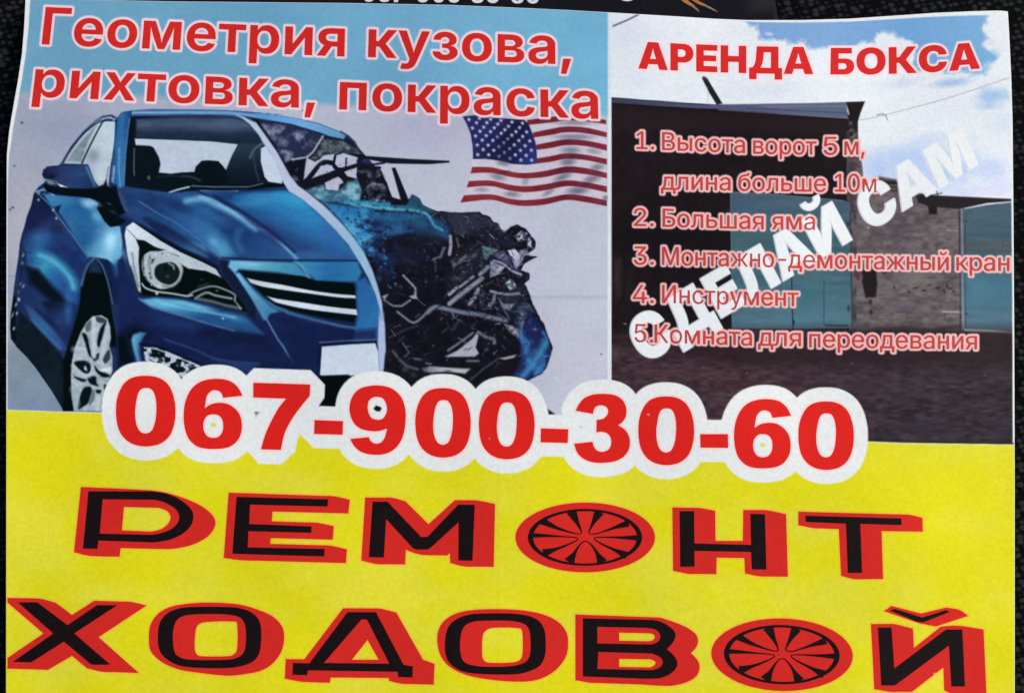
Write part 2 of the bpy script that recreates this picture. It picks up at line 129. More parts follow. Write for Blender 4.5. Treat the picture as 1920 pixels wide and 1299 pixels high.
GX = GX.astype(np.float32); GY = GY.astype(np.float32)
CMIN, CMAX = GX.min(0), GX.max(0)
RMIN, RMAX = GY.min(1), GY.max(1)
INK = np.zeros((NV, NU, 3), np.float32)
CLIP = [None]

def hash2(ix, iy, seed):
    n = (ix.astype(np.int64) * 374761393 + iy.astype(np.int64) * 668265263 + seed * 974711) & 0x7fffffff
    n = ((n ^ (n >> 13)) * 1274126177) & 0x7fffffff
    n = n ^ (n >> 16)
    return (n & 0xffff).astype(np.float32) / 65535.0
def vnoise(x, y, sx, sy, seed=0, octaves=3):
    tot = 0; amp = 0.5; s = 0
    for o in range(octaves):
        fx = x / sx; fy = y / sy
        ix = np.floor(fx); iy = np.floor(fy)
        tx = fx - ix; ty = fy - iy
        tx = tx * tx * (3 - 2 * tx); ty = ty * ty * (3 - 2 * ty)
        a = hash2(ix, iy, seed + o); b = hash2(ix + 1, iy, seed + o)
        c = hash2(ix, iy + 1, seed + o); d = hash2(ix + 1, iy + 1, seed + o)
        tot = tot + amp * (a + (b - a) * tx + (c - a) * ty + (a - b - c + d) * tx * ty)
        s += amp; amp *= 0.5; sx = sx / 2; sy = sy / 2
    return tot / s

def T(tf, pts):
    return [(tf[0] + p[0] / tf[2], tf[1] + p[1] / tf[2]) + tuple(p[2:]) for p in pts]
def smooth(pts, n=4, closed=True):
    P = np.array(pts, float); N = len(P); out = []
    for i in range(N if closed else N - 1):
        p0, p1, p2, p3 = (P[(i + k) % N] if closed else P[min(max(i + k, 0), N - 1)] for k in (-1, 0, 1, 2))
        for t in np.arange(n) / n:
            out.append(0.5 * (2 * p1 + (p2 - p0) * t + (2 * p0 - 5 * p1 + 4 * p2 - p3) * t * t + (3 * p1 - p0 - 3 * p2 + p3) * t ** 3))
    if not closed: out.append(P[-1])
    return [tuple(q) for q in out]
def window(x0, y0, x1, y1):
    c0 = np.searchsorted(CMAX, x0); c1 = np.searchsorted(CMIN, x1)
    r0 = np.searchsorted(RMAX, y0); r1 = np.searchsorted(RMIN, y1)
    return slice(max(r0, 0), max(min(r1 + 1, NV), 0)), slice(max(c0, 0), max(min(c1 + 1, NU), 0))
def sdf(polys, x, y, wind=False):
    """signed distance (inside negative) to a set of polygons; wind=True counts overlapping outlines as one"""
    d2 = np.full(x.shape, 1e12, np.float32); ins = np.zeros(x.shape, np.int16)
    for P in polys:
        P = np.array(P, np.float32)[:, :2]; Q = np.roll(P, -1, 0)
        for (ax, ay), (bx, by) in zip(P, Q):
            ex, ey = bx - ax, by - ay; L = ex * ex + ey * ey
            if L < 1e-9: continue
            t = np.clip(((x - ax) * ex + (y - ay) * ey) / L, 0, 1)
            d2 = np.minimum(d2, (x - ax - t * ex) ** 2 + (y - ay - t * ey) ** 2)
            if ay != by:
                ins += (((ay > y) != (by > y)) & (x < ex * (y - ay) / ey + ax)) * np.int16(1 if by > ay else -1)
    d = np.sqrt(d2)
    return np.where(ins != 0 if wind else ins % 2 != 0, -d, d)
def put(sl, alpha, col):
    if alpha.size == 0: return
    if CLIP[0] is not None: alpha = alpha * CLIP[0][sl]
    c = col(GX[sl], GY[sl]) if callable(col) else np.array(col, np.float32)
    INK[sl] += (c - INK[sl]) * alpha[..., None]
def fill(pts, col, f=0.9, a=1.0, sm=0, nz=None):
    polys = pts if isinstance(pts[0], list) else [pts]
    if sm: polys = [smooth(p, sm) for p in polys]
    A = np.concatenate([np.array(p, float)[:, :2] for p in polys]); m = 2 * f + 2
    sl = window(A[:, 0].min() - m, A[:, 1].min() - m, A[:, 0].max() + m, A[:, 1].max() + m)
    if GX[sl].size == 0: return
    d = sdf(polys, GX[sl], GY[sl])
    if nz: d = d + nz[0] * (vnoise(GX[sl], GY[sl], nz[1], nz[1], 7 + int(A[0, 0]), 3) - 0.5)
    put(sl, a * np.clip(0.5 - d / (2 * f), 0, 1), col)
def line(pts, w, col, f=0.8, a=1.0, sm=0):
    P = [tuple(p) + ((w,) if len(p) == 2 else ()) for p in pts]
    if sm: P = smooth(P, sm, False)
    P = np.array(P, np.float32); m = P[:, 2].max() / 2 + 2 * f + 1
    sl = window(P[:, 0].min() - m, P[:, 1].min() - m, P[:, 0].max() + m, P[:, 1].max() + m)
    x, y = GX[sl], GY[sl]
    if x.size == 0: return
    d = np.full(x.shape, 1e6, np.float32)
    for (ax, ay, aw), (bx, by, bw) in zip(P[:-1], P[1:]):
        ex, ey = bx - ax, by - ay; L = max(ex * ex + ey * ey, 1e-6)
        t = np.clip(((x - ax) * ex + (y - ay) * ey) / L, 0, 1)
        d = np.minimum(d, np.hypot(x - ax - t * ex, y - ay - t * ey) - (aw + (bw - aw) * t) / 2)
    put(sl, a * np.clip(0.5 - d / (2 * f), 0, 1), col)
def blob(cx, cy, rx, ry, col, a=1.0, ang=0, nz=0, sc=20, hard=0):
    R = max(rx, ry) * 1.3
    sl = window(cx - R, cy - R, cx + R, cy + R); x, y = GX[sl], GY[sl]
    if x.size == 0: return
    c, s = math.cos(math.radians(ang)), math.sin(math.radians(ang))
    r = np.hypot(((x - cx) * c + (y - cy) * s) / rx, (-(x - cx) * s + (y - cy) * c) / ry)
    if nz: r = r + nz * (vnoise(x, y, sc, sc, int(cx * 3 + cy), 3) - 0.5)
    t = np.clip((1 - r) / (1 - hard + 1e-6), 0, 1)
    put(sl, a * t * t * (3 - 2 * t), col)
def grad(p0, p1, *cols):
    C = np.array(cols, np.float32); n = len(cols) - 1
    dx, dy = p1[0] - p0[0], p1[1] - p0[1]; L = dx * dx + dy * dy
    def g(x, y):
        t = np.clip(((x - p0[0]) * dx + (y - p0[1]) * dy) / L, 0, 1) * n
        i = np.minimum(t.astype(int), n - 1); k = (t - i)[..., None]
        k = k * k * (3 - 2 * k) if n == 1 else k
        return C[i] * (1 - k) + C[i + 1] * k
    return g
def speck(base, amp, sx, sy, seed, octv=3, pw=1.0):
    """a colour with print grain: base may be a colour or a gradient"""
    def g(x, y):
        c = base(x, y) if callable(base) else np.array(base, np.float32)
        n = (vnoise(x, y, sx, sy, seed, octv) - 0.5) * 2
        n = np.sign(n) * np.abs(n) ** pw
        return c + (n * amp)[..., None]
    return g
def two(c0, c1, sx, sy, seed, lo=0.35, hi=0.65, octv=4):
    c0 = np.array(c0, np.float32); c1 = np.array(c1, np.float32)
    def g(x, y):
        t = np.clip((vnoise(x, y, sx, sy, seed, octv) - lo) / (hi - lo), 0, 1)[..., None]
        return c0 * (1 - t) + c1 * t
    return g
def clip_to(polys, f=1.0, sm=0):
    polys = polys if isinstance(polys[0], list) else [polys]
    if sm: polys = [smooth(p, sm) for p in polys]
    M = np.zeros((NV, NU), np.float32)
    A = np.concatenate([np.array(p, float)[:, :2] for p in polys])
    sl = window(A[:, 0].min() - 4, A[:, 1].min() - 4, A[:, 0].max() + 4, A[:, 1].max() + 4)
    M[sl] = np.clip(0.5 - sdf(polys, GX[sl], GY[sl]) / (2 * f), 0, 1)
    CLIP[0] = M
def unclip(): CLIP[0] = None

# ---------------------------------------------------------------- lettering
def parse_font(s):
    out = {}
    for rec in s.split('\n'):
        if not rec: continue
        ch, adv, body = rec[0], rec[2:].split(';')[0], rec[2:].split(';')[1]
        out[ch] = (int(adv), [[tuple(map(int, q.split(','))) for q in c.split()] for c in body.split('|')])
    return out
FONT = {'B': parse_font(BOLD_GLYPHS), 'H': parse_font(HEAVY_GLYPHS), 'R': parse_font(PLAIN_GLYPHS)}
def word(text, font, x0, x1, yb, cap, shear=(0, 0), track=0.0):
    """letters of one word; yb = baseline heights from left to right; returns [(char, [contours])]"""
    F = FONT[font]; pen = 0; G = []
    for ch in text:
        adv, cs = F[ch]; G.append((ch, [[(x + pen, y) for x, y in c] for c in cs])); pen += adv + track
    xs = [p[0] for g in G for c in g[1] for p in c]; a, b = min(xs), max(xs)
    yb = [yb] if not isinstance(yb, (list, tuple)) else yb
    out = []
    for ch, cs in G:
        R = []
        for c in cs:
            Q = []
            for i in range(len(c)):                       # long sides get points of their own so they follow a bowed baseline
                p, q = c[i], c[(i + 1) % len(c)]
                Q.append(p)
                n = int(abs(q[0] - p[0]) // 250)
                for k in range(1, n + 1): Q.append((p[0] + (q[0] - p[0]) * k / (n + 1), p[1] + (q[1] - p[1]) * k / (n + 1)))
            W = []
            for x, y in Q:
                u = (x - a) / (b - a); h = y / 727.0 * cap
                base = float(np.interp(u, np.linspace(0, 1, len(yb)), yb)) if len(yb) < 3 else \
                    float(np.polyval(np.polyfit(np.linspace(0, 1, len(yb)), yb, 2), u))
                W.append((x0 + (x1 - x0) * u + h * (shear[0] + (shear[1] - shear[0]) * u), base - h))
            R.append(W)
        out.append((ch, R))
    return out
# ---------------------------------------------------------------- the printed pictures
A1 = (10, 190, 6.1875); A2 = (220, 190, 5.647); A3 = (480, 200, 5.0526); A4 = (10, 360, 6.1875); A5 = (10, 560, 5.904)
B1 = (220, 360, 5.4115); B2 = (440, 340, 4.997); B3 = (220, 560, 5.647); B4 = (540, 560, 5.903); B5 = (680, 350, 5.0526); B6 = (680, 540, 5.0526)
C1 = (840, 200, 6.0); C2 = (1140, 20, 5.0526); C3 = (1500, 20, 4.571); C5 = (1340, 330, 4.19); C6 = (1580, 330, 3.935)
Z3 = (1280, 0, 3.0); Z5 = (560, 400, 3.0)
PAPER = (226, 228, 226)
def yellow_top(x): return np.interp(x, [0, 118, 200, 560, 1100, 1690, 1902], [768.5, 773, 775, 788, 806, 831.5, 834.5])
BAND_LOW = [(0, 172), (60, 173), (300, 182), (600, 195), (900, 207), (1140, 217)]

INK[:] = PAPER
ALL = (slice(0, NV), slice(0, NU))
def sheet_fill(mask, col): put(ALL, mask.astype(np.float32), col)
ramp = lambda d: np.clip(0.5 - d / 1.8, 0, 1)
# yellow lower half
yel = two((222, 213, 22), (222, 215, 52), 95, 70, 3, 0.33, 0.68, 4)
def yellow(x, y): return speck(yel, 2.5, 14, 9, 11, 3)(x, y)
sheet_fill(ramp(yellow_top(GX) - GY), yellow)
upper = ramp(GY - yellow_top(GX) + 1.5)
inset = interp(GY, [(0, 9), (100, 7.5), (200, 7), (260, 6), (300, 3.5), (340, 2), (1400, 2)])
lside = ramp(inset + interp(GY, LEFT) - GX)
# left picture: lavender paper-grey backdrop
back = lambda x, y: speck(grad((40, 0), (1100, 0), (158, 162, 178), (172, 175, 193), (189, 191, 205), (192, 193, 206)), 5, 60, 45, 5)(x, y)
sheet_fill(upper * lside * ramp(GX - 1139.5), back)
CLIP[0] = upper * lside * ramp(GX - 1139.5)
blob(110, 470, 110, 180, (181, 180, 188), 0.8); blob(40, 420, 60, 160, (184, 180, 188), 0.7)
blob(120, 240, 130, 70, (140, 147, 174), 0.6); blob(800, 250, 220, 60, (170, 165, 192), 0.5)
fill([(0, 655), (60, 640), (240, 740), (240, 800), (0, 800)], speck((126, 143, 158), 9, 26, 16, 21), 22)
blob(60, 760, 90, 30, (124, 138, 170), 0.6); blob(30, 680, 40, 40, (128, 145, 150), 0.6)
fill([(730, 200), (1140, 215), (1140, 235), (840, 235)], (182, 176, 196), 18, 0.4)
blob(1010, 520, 120, 110, (193, 194, 210), 0.6); blob(1090, 690, 80, 70, (200, 199, 214), 0.6)
# headline band
band = lambda x, y: speck(grad((40, 0), (1140, 0), (108, 160, 186), (106, 160, 188), (116, 171, 200), (116, 177, 207)), 5, 70, 40, 9)(x, y)
put(ALL, ramp((GY - interp(GX, BAND_LOW)) / 7), band)
blob(1085, 205, 60, 24, (122, 176, 196), 0.8); blob(700, 60, 260, 60, (112, 166, 196), 0.5)
for sx, sy, r in ((41, 230, 3), (27, 311, 2.2), (19, 393, 2.6), (24, 389, 3), (569, 207, 3), (1127, 664, 2), (320, 640, 1.5)):
    blob(sx, sy, r * 1.7, r * 1.3, (55, 55, 80), 0.85)
line([(925, 556), (1140, 557)], 3, (168, 167, 186), 4, 0.8); line([(14, 518), (30, 517)], 2, (140, 142, 160), 3, 0.8)
line([(1030, 360), (1110, 352)], 60, (200, 199, 214), 30, 0.2)

# ---- flag
def flag():
    base = smooth(T(C1, [(240, 590), (560, 600), (880, 640), (1000, 640)]), 3, False)
    outl = T(C1, [(165, 110), (300, 95), (560, 125), (860, 140), (1080, 110), (1330, 88), (1550, 105), (1720, 130), (1785, 200), (1790, 640), (1785, 1050),
                  (1755, 1118), (1550, 1075), (1330, 1048), (1100, 1100), (880, 1118), (700, 1100), (480, 1048), (300, 1055), (138, 1078), (180, 995), (225, 905),
                  (250, 745), (280, 592), (275, 450), (250, 290), (210, 190)])
    fill(outl, (206, 197, 207), 0.9)
    red = speck(grad((860, 0), (1140, 0), (130, 40, 52), (138, 46, 54), (112, 32, 46), (126, 42, 58)), 10, 14, 8, 31)
    xs = [260, 480, 700, 880, 1100, 1330, 1550, 1788]
    def stripe(top, bot, x0=None, xx=xs):
        t = list(zip(xx, top)); b = list(zip(xx, bot))
        if x0: t[0] = x0[0]; b[0] = x0[1]
        fill(smooth(T(C1, t), 4, False) + smooth(T(C1, b), 4, False)[::-1], red, 0.9)
    stripe([680, 681, 730, 745, 720, 672, 690, 745], [748, 745, 790, 808, 790, 745, 760, 805], ((272, 678), (252, 750)))
    stripe([834, 830, 878, 895, 870, 828, 850, 895], [905, 893, 945, 962, 940, 895, 915, 965], ((235, 836), (208, 908)))
    stripe([990, 985, 1035, 1050, 1030, 985, 1005, 1055], [1070, 1048, 1100, 1118, 1100, 1050, 1075, 1120], ((180, 996), (136, 1080)))
    ux = [990, 1150, 1330, 1550, 1788]
    stripe([584, 556, 524, 540, 588], [640, 622, 588, 602, 652], None, ux)
    stripe([428, 396, 366, 380, 428], [488, 466, 434, 444, 496], None, ux)
    stripe([290, 250, 222, 234, 290], [348, 320, 288, 300, 346], None, [955, 1150, 1330, 1550, 1788])
    stripe([148, 116, 92, 108, 150], [206, 180, 156, 166, 198], None, [890, 1150, 1330, 1550, 1780])
    canton = T(C1, [(165, 110), (300, 95), (560, 125), (860, 148), (905, 190), (950, 300), (985, 400), (1000, 520), (1002, 640), (880, 655), (720, 645),
                    (560, 605), (420, 588), (280, 590), (277, 450), (252, 300), (212, 200)])
    fill(canton, speck(grad((868, 215), (1000, 300), (34, 42, 94), (38, 42, 92), (22, 24, 56), (44, 52, 120)), 8, 9, 9, 41), 0.9)
    for x, y in ((235, 145), (320, 182), (438, 180), (560, 195), (680, 220), (805, 235), (885, 285), (275, 240), (402, 230), (520, 238), (640, 260), (765, 280),
                 (840, 335), (310, 330), (360, 277), (430, 325), (478, 280), (555, 340), (598, 300), (672, 362), (718, 320), (797, 380), (920, 385), (330, 432),
                 (385, 375), (452, 432), (505, 380), (572, 450), (628, 405), (745, 430), (868, 440), (395, 482), (515, 490), (693, 472), (815, 492), (938, 490),
                 (335, 540), (458, 540), (635, 515), (757, 542), (880, 548), (575, 558), (697, 582), (820, 600), (940, 600), (480, 140), (595, 155), (720, 172),
                 (838, 185), (355, 130)):
        px, py = T(C1, [(x, y)])[0]
        k = 0.6 if 540 < x < 700 and 330 < y < 600 else 0.95
        st = [(px + (4.1 if i % 2 == 0 else 1.9) * math.sin(math.pi * i / 5), py - (4.1 if i % 2 == 0 else 1.9) * math.cos(math.pi * i / 5)) for i in range(10)]
        fill(st, (206, 204, 226), 1.0, k)
    for x, y, rx, ry, an, k in ((620, 635, 75, 30, 12, .6), (560, 790, 90, 34, 15, .55), (720, 985, 90, 30, 5, .6), (1350, 620, 90, 42, -8, .7), (1290, 790, 110, 36, -25, .65),
                            (1460, 945, 120, 40, -5, .75), (1620, 812, 100, 40, -15, .65), (1680, 680, 80, 36, -10, .6), (1380, 490, 110, 40, 0, .6), (1420, 340, 220, 32, 0, .6),
                            (1130, 965, 80, 24, -30, .5), (1420, 180, 220, 28, 0, .5), (870, 840, 50, 34, -60, .4), (1640, 500, 90, 30, 8, .4), (380, 935, 80, 24, 0, .4), (1770, 1030, 40, 30, -40, .6)):
        px, py = T(C1, [(x, y)])[0]
        blob(px, py, rx / 3.8, ry / 3.4, (84, 86, 104), k, an, 0, 20, .1)
    for x, y, rx, ry in ((1310, 700, 80, 30), (1560, 870, 90, 40), (640, 730, 110, 26), (1300, 400, 90, 30), (1400, 560, 80, 30), (1290, 1010, 80, 26), (480, 880, 60, 20)):
        px, py = T(C1, [(x, y)])[0]
        blob(px, py, rx / 6, ry / 6, (58, 22, 48), .5, -6)
    return [outl]
FLAG = flag()
unclip()
CLIP[0] = upper * lside * ramp(GX - 1139.5)

# ---- car, intact half
BODY = T(A1, [(330, 1060), (390, 985), (440, 950), (640, 720), (760, 520), (900, 350), (1050, 210), (1130, 165), (1240, 150), (1300, 190)]) + \
       T(A2, [(30, 130), (60, 110), (150, 95), (350, 82), (700, 85), (1200, 95), (1500, 118), (1750, 142)]) + \
       T(A3, [(0, 55), (200, 80), (400, 112), (600, 158), (780, 230), (860, 262)]) + [(720, 330), (690, 420), (716, 520), (722, 620), (722, 770)] + \
       T(A5, [(640, 1245), (620, 1200), (520, 1030), (430, 900), (330, 760), (240, 650), (130, 540), (60, 440), (50, 330), (60, 150)]) + \
       T(A4, [(80, 1290), (100, 1100), (120, 950), (150, 760), (165, 600), (190, 490), (220, 400), (250, 280), (300, 150), (325, 40)])
NAVY = speck((27, 42, 92), 9, 30, 20, 51)
fill(BODY, NAVY, 0.9)
keep = CLIP[0].copy()
Mb = np.zeros((NV, NU), np.float32); slb = window(10, 190, 730, 790)
Mb[slb] = np.clip(0.5 - sdf([BODY], GX[slb], GY[slb]) / 1.6, 0, 1)
CLIP[0] = Mb * keep
# roof and pillar
fill(T(A2, [(150, 95), (700, 82), (1200, 92), (1900, 165), (2100, 260), (1900, 270), (1400, 160), (1000, 140), (160, 150)]), (74, 128, 184), 1.5)
line(T(A2, [(150, 112), (700, 92), (1150, 98), (1500, 128)]), 1.6, (50, 78, 130), 1.2)
line(T(A2, [(160, 122), (700, 118), (1200, 120), (1700, 190), (2000, 230)]), 3.5, (104, 156, 206), 2)
line(T(A2, [(180, 140), (700, 140), (1100, 150), (1280, 160)]), 2, (52, 66, 122), 1.5)
fill(T(A2, [(10, 150), (70, 110), (150, 100), (140, 190), (110, 320), (90, 560), (70, 900), (20, 930), (-40, 900), (-30, 420)]), grad((215, 0), (243, 0), (28, 84, 146), (40, 100, 164), (22, 62, 124)), 2)
line(T(A2, [(20, 500), (15, 700), (30, 900)]), 3, (74, 134, 186), 2); line(T(A2, [(128, 190), (112, 300), (84, 560), (66, 880)]), 3, (66, 108, 158), 2)
# side glass, seen through to the backdrop
side = T(A1, [(655, 720), (760, 560), (900, 390), (1050, 245), (1130, 200), (1210, 180), (1275, 205), (1265, 420), (1240, 640), (1215, 760), (1195, 990), (1080, 980), (1020, 900), (960, 730)])
fill(side, grad((118, 300), (215, 230), (150, 152, 172), (170, 172, 188), (182, 186, 202)), 1.0)
fill(T(A1, [(720, 690), (790, 580), (900, 440), (1000, 330), (1060, 280), (960, 470), (880, 700)]), speck((118, 122, 142), 14, 8, 8, 61), 2)
blob(175, 292, 22, 20, (112, 126, 138), .8, -50); blob(188, 330, 16, 24, (188, 192, 200), .7); blob(200, 250, 10, 30, (176, 182, 196), .6)
line(T(A1, [(670, 715), (760, 560), (900, 385), (1010, 290), (1100, 235), (1200, 205), (1270, 230)]), [0][0] or 3.0, (34, 44, 82), 1.2, 1, 3)
line(T(A1, [(630, 700), (740, 520), (890, 350), (1050, 220), (1130, 175), (1230, 160), (1290, 200)]), 3.4, (62, 82, 122), 1.2, 1, 3)
line(T(A1, [(640, 715), (800, 450), (960, 290), (1090, 205), (1230, 180)]), 1.2, (150, 164, 190), 1, .8, 3)
line(T(A1, [(890, 715), (960, 560), (1040, 400), (1110, 270), (1150, 225), (1240, 225)]), 3.2, (26, 34, 68), 1.1, 1, 3)
line(T(A1, [(1260, 640), (1230, 800), (1200, 1000)]), 3.5, (44, 70, 120), 1.4); line(T(A1, [(1195, 760), (1165, 960)]), 1.6, (90, 88, 120), 1)
line(T(A1, [(1250, 240), (1235, 560)]), 4, (150, 182, 214), 2.5, .8); line(T(A1, [(1262, 760), (1245, 930)]), 3.5, (110, 160, 205), 2)
fill(T(A1, [(1080, 990), (1140, 960), (1170, 900), (1190, 1010), (1290, 960), (1300, 1060), (1100, 1030)]), (16, 18, 34), 1.5)
# windscreen
WIND = T(A2, [(140, 190), (165, 160), (700, 160), (1240, 165), (1350, 200), (1480, 330), (1570, 440), (1680, 640), (1760, 830), (1760, 900), (1400, 935), (1000, 940), (760, 945), (560, 968), (200, 940), (80, 890), (95, 560), (120, 330)])
fill(WIND, (18, 18, 32), 1.2)
fill(T(A2, [(205, 190), (700, 165), (1240, 170), (1350, 205), (1480, 330), (1560, 440), (1300, 460), (900, 420), (190, 400), (200, 250)]),
     speck(grad((0, 219), (0, 264), (60, 64, 100), (70, 76, 106), (40, 46, 74), (34, 38, 62)), 6, 18, 7, 71), 3)
blob(425, 235, 60, 22, (78, 88, 122), .7); line(T(A2, [(210, 200), (600, 170), (1250, 178)]), 2.5, (52, 52, 94), 2, .7)
fill(T(A2, [(1300, 440), (1560, 440), (1520, 560), (1540, 700), (1580, 860), (1200, 870), (1150, 740), (1250, 500)]), grad((0, 268), (0, 335), (44, 52, 76), (22, 24, 44)), 3)
line(T(A2, [(1540, 440), (1450, 510), (1405, 600)]), 3, (92, 100, 124), 1.8, .9, 3); line(T(A2, [(1440, 560), (1460, 700), (1500, 840)]), 2.5, (62, 66, 92), 2, .8, 3)
fill(T(A2, [(185, 395), (600, 408), (1000, 425), (1275, 455), (1210, 580), (1150, 725), (1115, 680), (1070, 632), (960, 622), (890, 630), (830, 690), (815, 745), (700, 750), (560, 765), (440, 752),
             (458, 660), (440, 590), (385, 490), (350, 470), (195, 462)]), speck((184, 180, 202), 5, 9, 9, 72), 1.1)
line(T(A2, [(180, 500), (175, 700), (180, 780)]), 3, (82, 80, 96), 1.2, .8)
blob(279, 333, 5, 7, (92, 94, 112), .9); line(T(A2, [(690, 790), (780, 800), (880, 840)]), 3, (62, 64, 84), 1.5, .9, 3); line(T(A2, [(430, 800), (560, 785), (700, 800)]), 2, (48, 52, 76), 2, .7)
line(T(A2, [(550, 965), (640, 935), (760, 905)]), 3, (168, 168, 186), 1.0); line(T(A2, [(790, 895), (1000, 905), (1400, 905), (1540, 870)]), 2.2, (112, 108, 136), 1.1, .9)
line(T(A2, [(880, 945), (1100, 955), (1280, 950)]), 2, (130, 132, 164), 1, .8)
fill(T(A2, [(1520, 500), (1570, 470), (1680, 640), (1755, 830), (1740, 870), (1600, 850), (1560, 800), (1520, 640)]), (188, 188, 208), 1.2)
line(T(A2, [(1400, 925), (1540, 890), (1780, 890)]), 5, (12, 14, 24), 1.2)
# bonnet
BONNET = T(A2, [(80, 900), (560, 968), (1000, 950), (1400, 960), (1780, 940)]) + T(B2, [(520, 100), (640, 160), (900, 400), (1060, 580), (1160, 740)]) + \
         T(B2, [(900, 735), (500, 735), (0, 720)]) + T(B1, [(1050, 660), (920, 660), (600, 560), (400, 440), (180, 290), (60, 230)])
fill(BONNET, speck(grad((240, 380), (560, 430), (30, 56, 112), (32, 78, 140), (26, 58, 116), (36, 78, 146)), 10, 40, 22, 81), 2)
fill(T(B1, [(230, 110), (420, 220), (640, 330), (900, 540), (1050, 640), (1200, 640), (1100, 480), (960, 330), (700, 130), (500, 60), (330, 20)]), speck(grad((280, 380), (420, 470), (28, 48, 104), (34, 84, 148), (52, 120, 176)), 9, 26, 16, 82), 8)
blob(415, 470, 34, 24, (68, 140, 188), .75, 35); blob(390, 400, 60, 18, (40, 96, 158), .7, 30); blob(330, 385, 50, 16, (26, 44, 100), .8, 20)
line(T(B1, [(700, 90), (860, 70), (1000, 130), (1200, 230), (1407, 370)]), 9, (98, 160, 208), 5, .95, 3)
line(T(B2, [(0, 300), (150, 390), (330, 500), (480, 620), (580, 720)]), 5, (98, 160, 206), 3, 1, 3)
fill(T(B2, [(-380, 150), (-120, 20), (60, 40), (0, 110), (-60, 200), (60, 290), (200, 390), (380, 530), (560, 700), (480, 720), (300, 500), (120, 360), (-60, 260), (-240, 170)]), (26, 36, 84), 5, .0)
fill(T(B2, [(-60, 190), (0, 130), (200, 100), (520, 110), (640, 180), (880, 400), (1060, 600), (1140, 720), (620, 720), (480, 590), (260, 420)]),
     grad((545, 362), (490, 470), (34, 138, 196), (32, 108, 176), (30, 62, 122), (40, 84, 158)), 4)
blob(547, 372, 55, 20, (40, 148, 204), .9, 15); blob(480, 378, 60, 16, (48, 128, 186), .8, -8); blob(508, 440, 45, 22, (36, 52, 110), .9, 38); blob(476, 418, 40, 10, (42, 46, 104), .8, 35)
blob(620, 440, 50, 30, (44, 92, 168), .7, 50); blob(600, 478, 70, 14, (44, 90, 160), .8)
line(T(B2, [(-200, 130), (0, 240), (200, 370), (380, 500), (560, 660)]), 4, (20, 28, 74), 3, .85, 3)
line(T(A2, [(860, 960), (1050, 1040), (1250, 1150)]), 3, (20, 28, 70), 2, .9)
fill(T(B1, [(400, 420), (620, 540), (920, 660), (880, 560), (640, 430), (480, 340), (260, 260)]), grad((300, 430), (380, 485), (24, 36, 84), (30, 60, 116), (70, 150, 194)), 4)
blob(370, 462, 34, 9, (84, 160, 202), .85, 28); line(T(B1, [(220, 95), (420, 220), (640, 340), (900, 540), (1010, 630)]), 2.2, (70, 112, 168), 1.5, .8, 3)
line(T(B1, [(300, 280), (500, 380), (740, 520), (1000, 690)]), 10, (26, 34, 84), 5, .8)
# wing beside the lamp and the door panel
fill(T(A4, [(440, 20), (620, 40), (820, 60), (980, 70), (1070, 120), (1060, 200), (1150, 330), (1210, 400), (1330, 390), (1360, 600), (1340, 760), (1260, 850), (1180, 780), (1060, 760), (960, 750), (780, 480), (640, 250), (520, 140)]),
     speck(grad((95, 380), (215, 450), (42, 116, 170), (30, 88, 150), (34, 96, 154), (104, 168, 206)), 8, 22, 22, 91), 2)
blob(165, 382, 26, 14, (118, 176, 208), .95, 25); blob(182, 405, 16, 22, (96, 158, 200), .8, -35); blob(205, 455, 22, 36, (120, 178, 214), .95); blob(160, 445, 30, 36, (28, 82, 144), .9, 20); blob(135, 400, 26, 16, (32, 96, 158), .7)
blob(225, 480, 20, 26, (84, 158, 204), .9); blob(216, 500, 12, 22, (40, 110, 170), .7)
fill(T(A4, [(330, 30), (520, 150), (600, 280), (780, 490), (960, 760), (900, 880), (860, 990), (830, 1000), (640, 780), (400, 690), (240, 700), (190, 560), (220, 400), (300, 150)]),
     speck(grad((50, 380), (110, 480), (26, 32, 76), (36, 28, 74), (30, 66, 128), (24, 46, 106)), 9, 20, 20, 92), 2)
blob(72, 450, 32, 28, (36, 96, 156), .9, -20); blob(62, 405, 26, 22, (44, 30, 84), .7); blob(110, 428, 26, 26, (40, 24, 66), .7); blob(118, 462, 26, 14, (50, 30, 90), .6, 45); blob(74, 372, 22, 12, (20, 22, 48), .8, 45)
fill(T(A4, [(250, 700), (400, 690), (560, 740), (720, 870), (820, 1000), (850, 1150), (840, 1299), (700, 1299), (520, 1080), (380, 900), (250, 850)]), grad((55, 490), (115, 540), (26, 78, 140), (44, 132, 174), (30, 96, 156), (28, 70, 140)), 4)
line(T(A4, [(380, 720), (520, 770), (660, 870), (770, 1000), (800, 1100)]), 13, (46, 134, 176), 9, .9, 3); blob(128, 560, 14, 28, (30, 92, 158), .8)
fill(T(A4, [(240, 870), (380, 900), (540, 1080), (660, 1200), (720, 1299), (560, 1299), (400, 1150), (280, 1050)]), (22, 16, 34), 6)
fill(T(A5, [(420, 40), (620, 20), (760, 60), (720, 300), (690, 460), (620, 360), (500, 200)]), grad((80, 570), (125, 640), (20, 16, 40), (30, 52, 110), (34, 34, 84)), 5)
blob(128, 585, 12, 34, (30, 84, 150), .8)
fill(T(A5, [(220, 60), (300, 110), (440, 250), (560, 380), (660, 500), (680, 560), (620, 580), (520, 500), (400, 370), (280, 220), (240, 130)]), grad((50, 580), (120, 650), (40, 64, 124), (40, 92, 146), (46, 54, 130)), 3)
line(T(A5, [(330, 110), (470, 220), (600, 350)]), 3, (30, 26, 70), 2.5, .8); line(T(A5, [(300, 230), (440, 380), (600, 540)]), 5, (46, 100, 156), 4, .8)
fill(T(A5, [(150, 130), (250, 230), (400, 380), (600, 590), (660, 700), (640, 1245), (560, 1100), (430, 900), (330, 760), (240, 650), (130, 540), (60, 440), (130, 330)]), speck((24, 24, 40), 6, 10, 10, 93), 3)
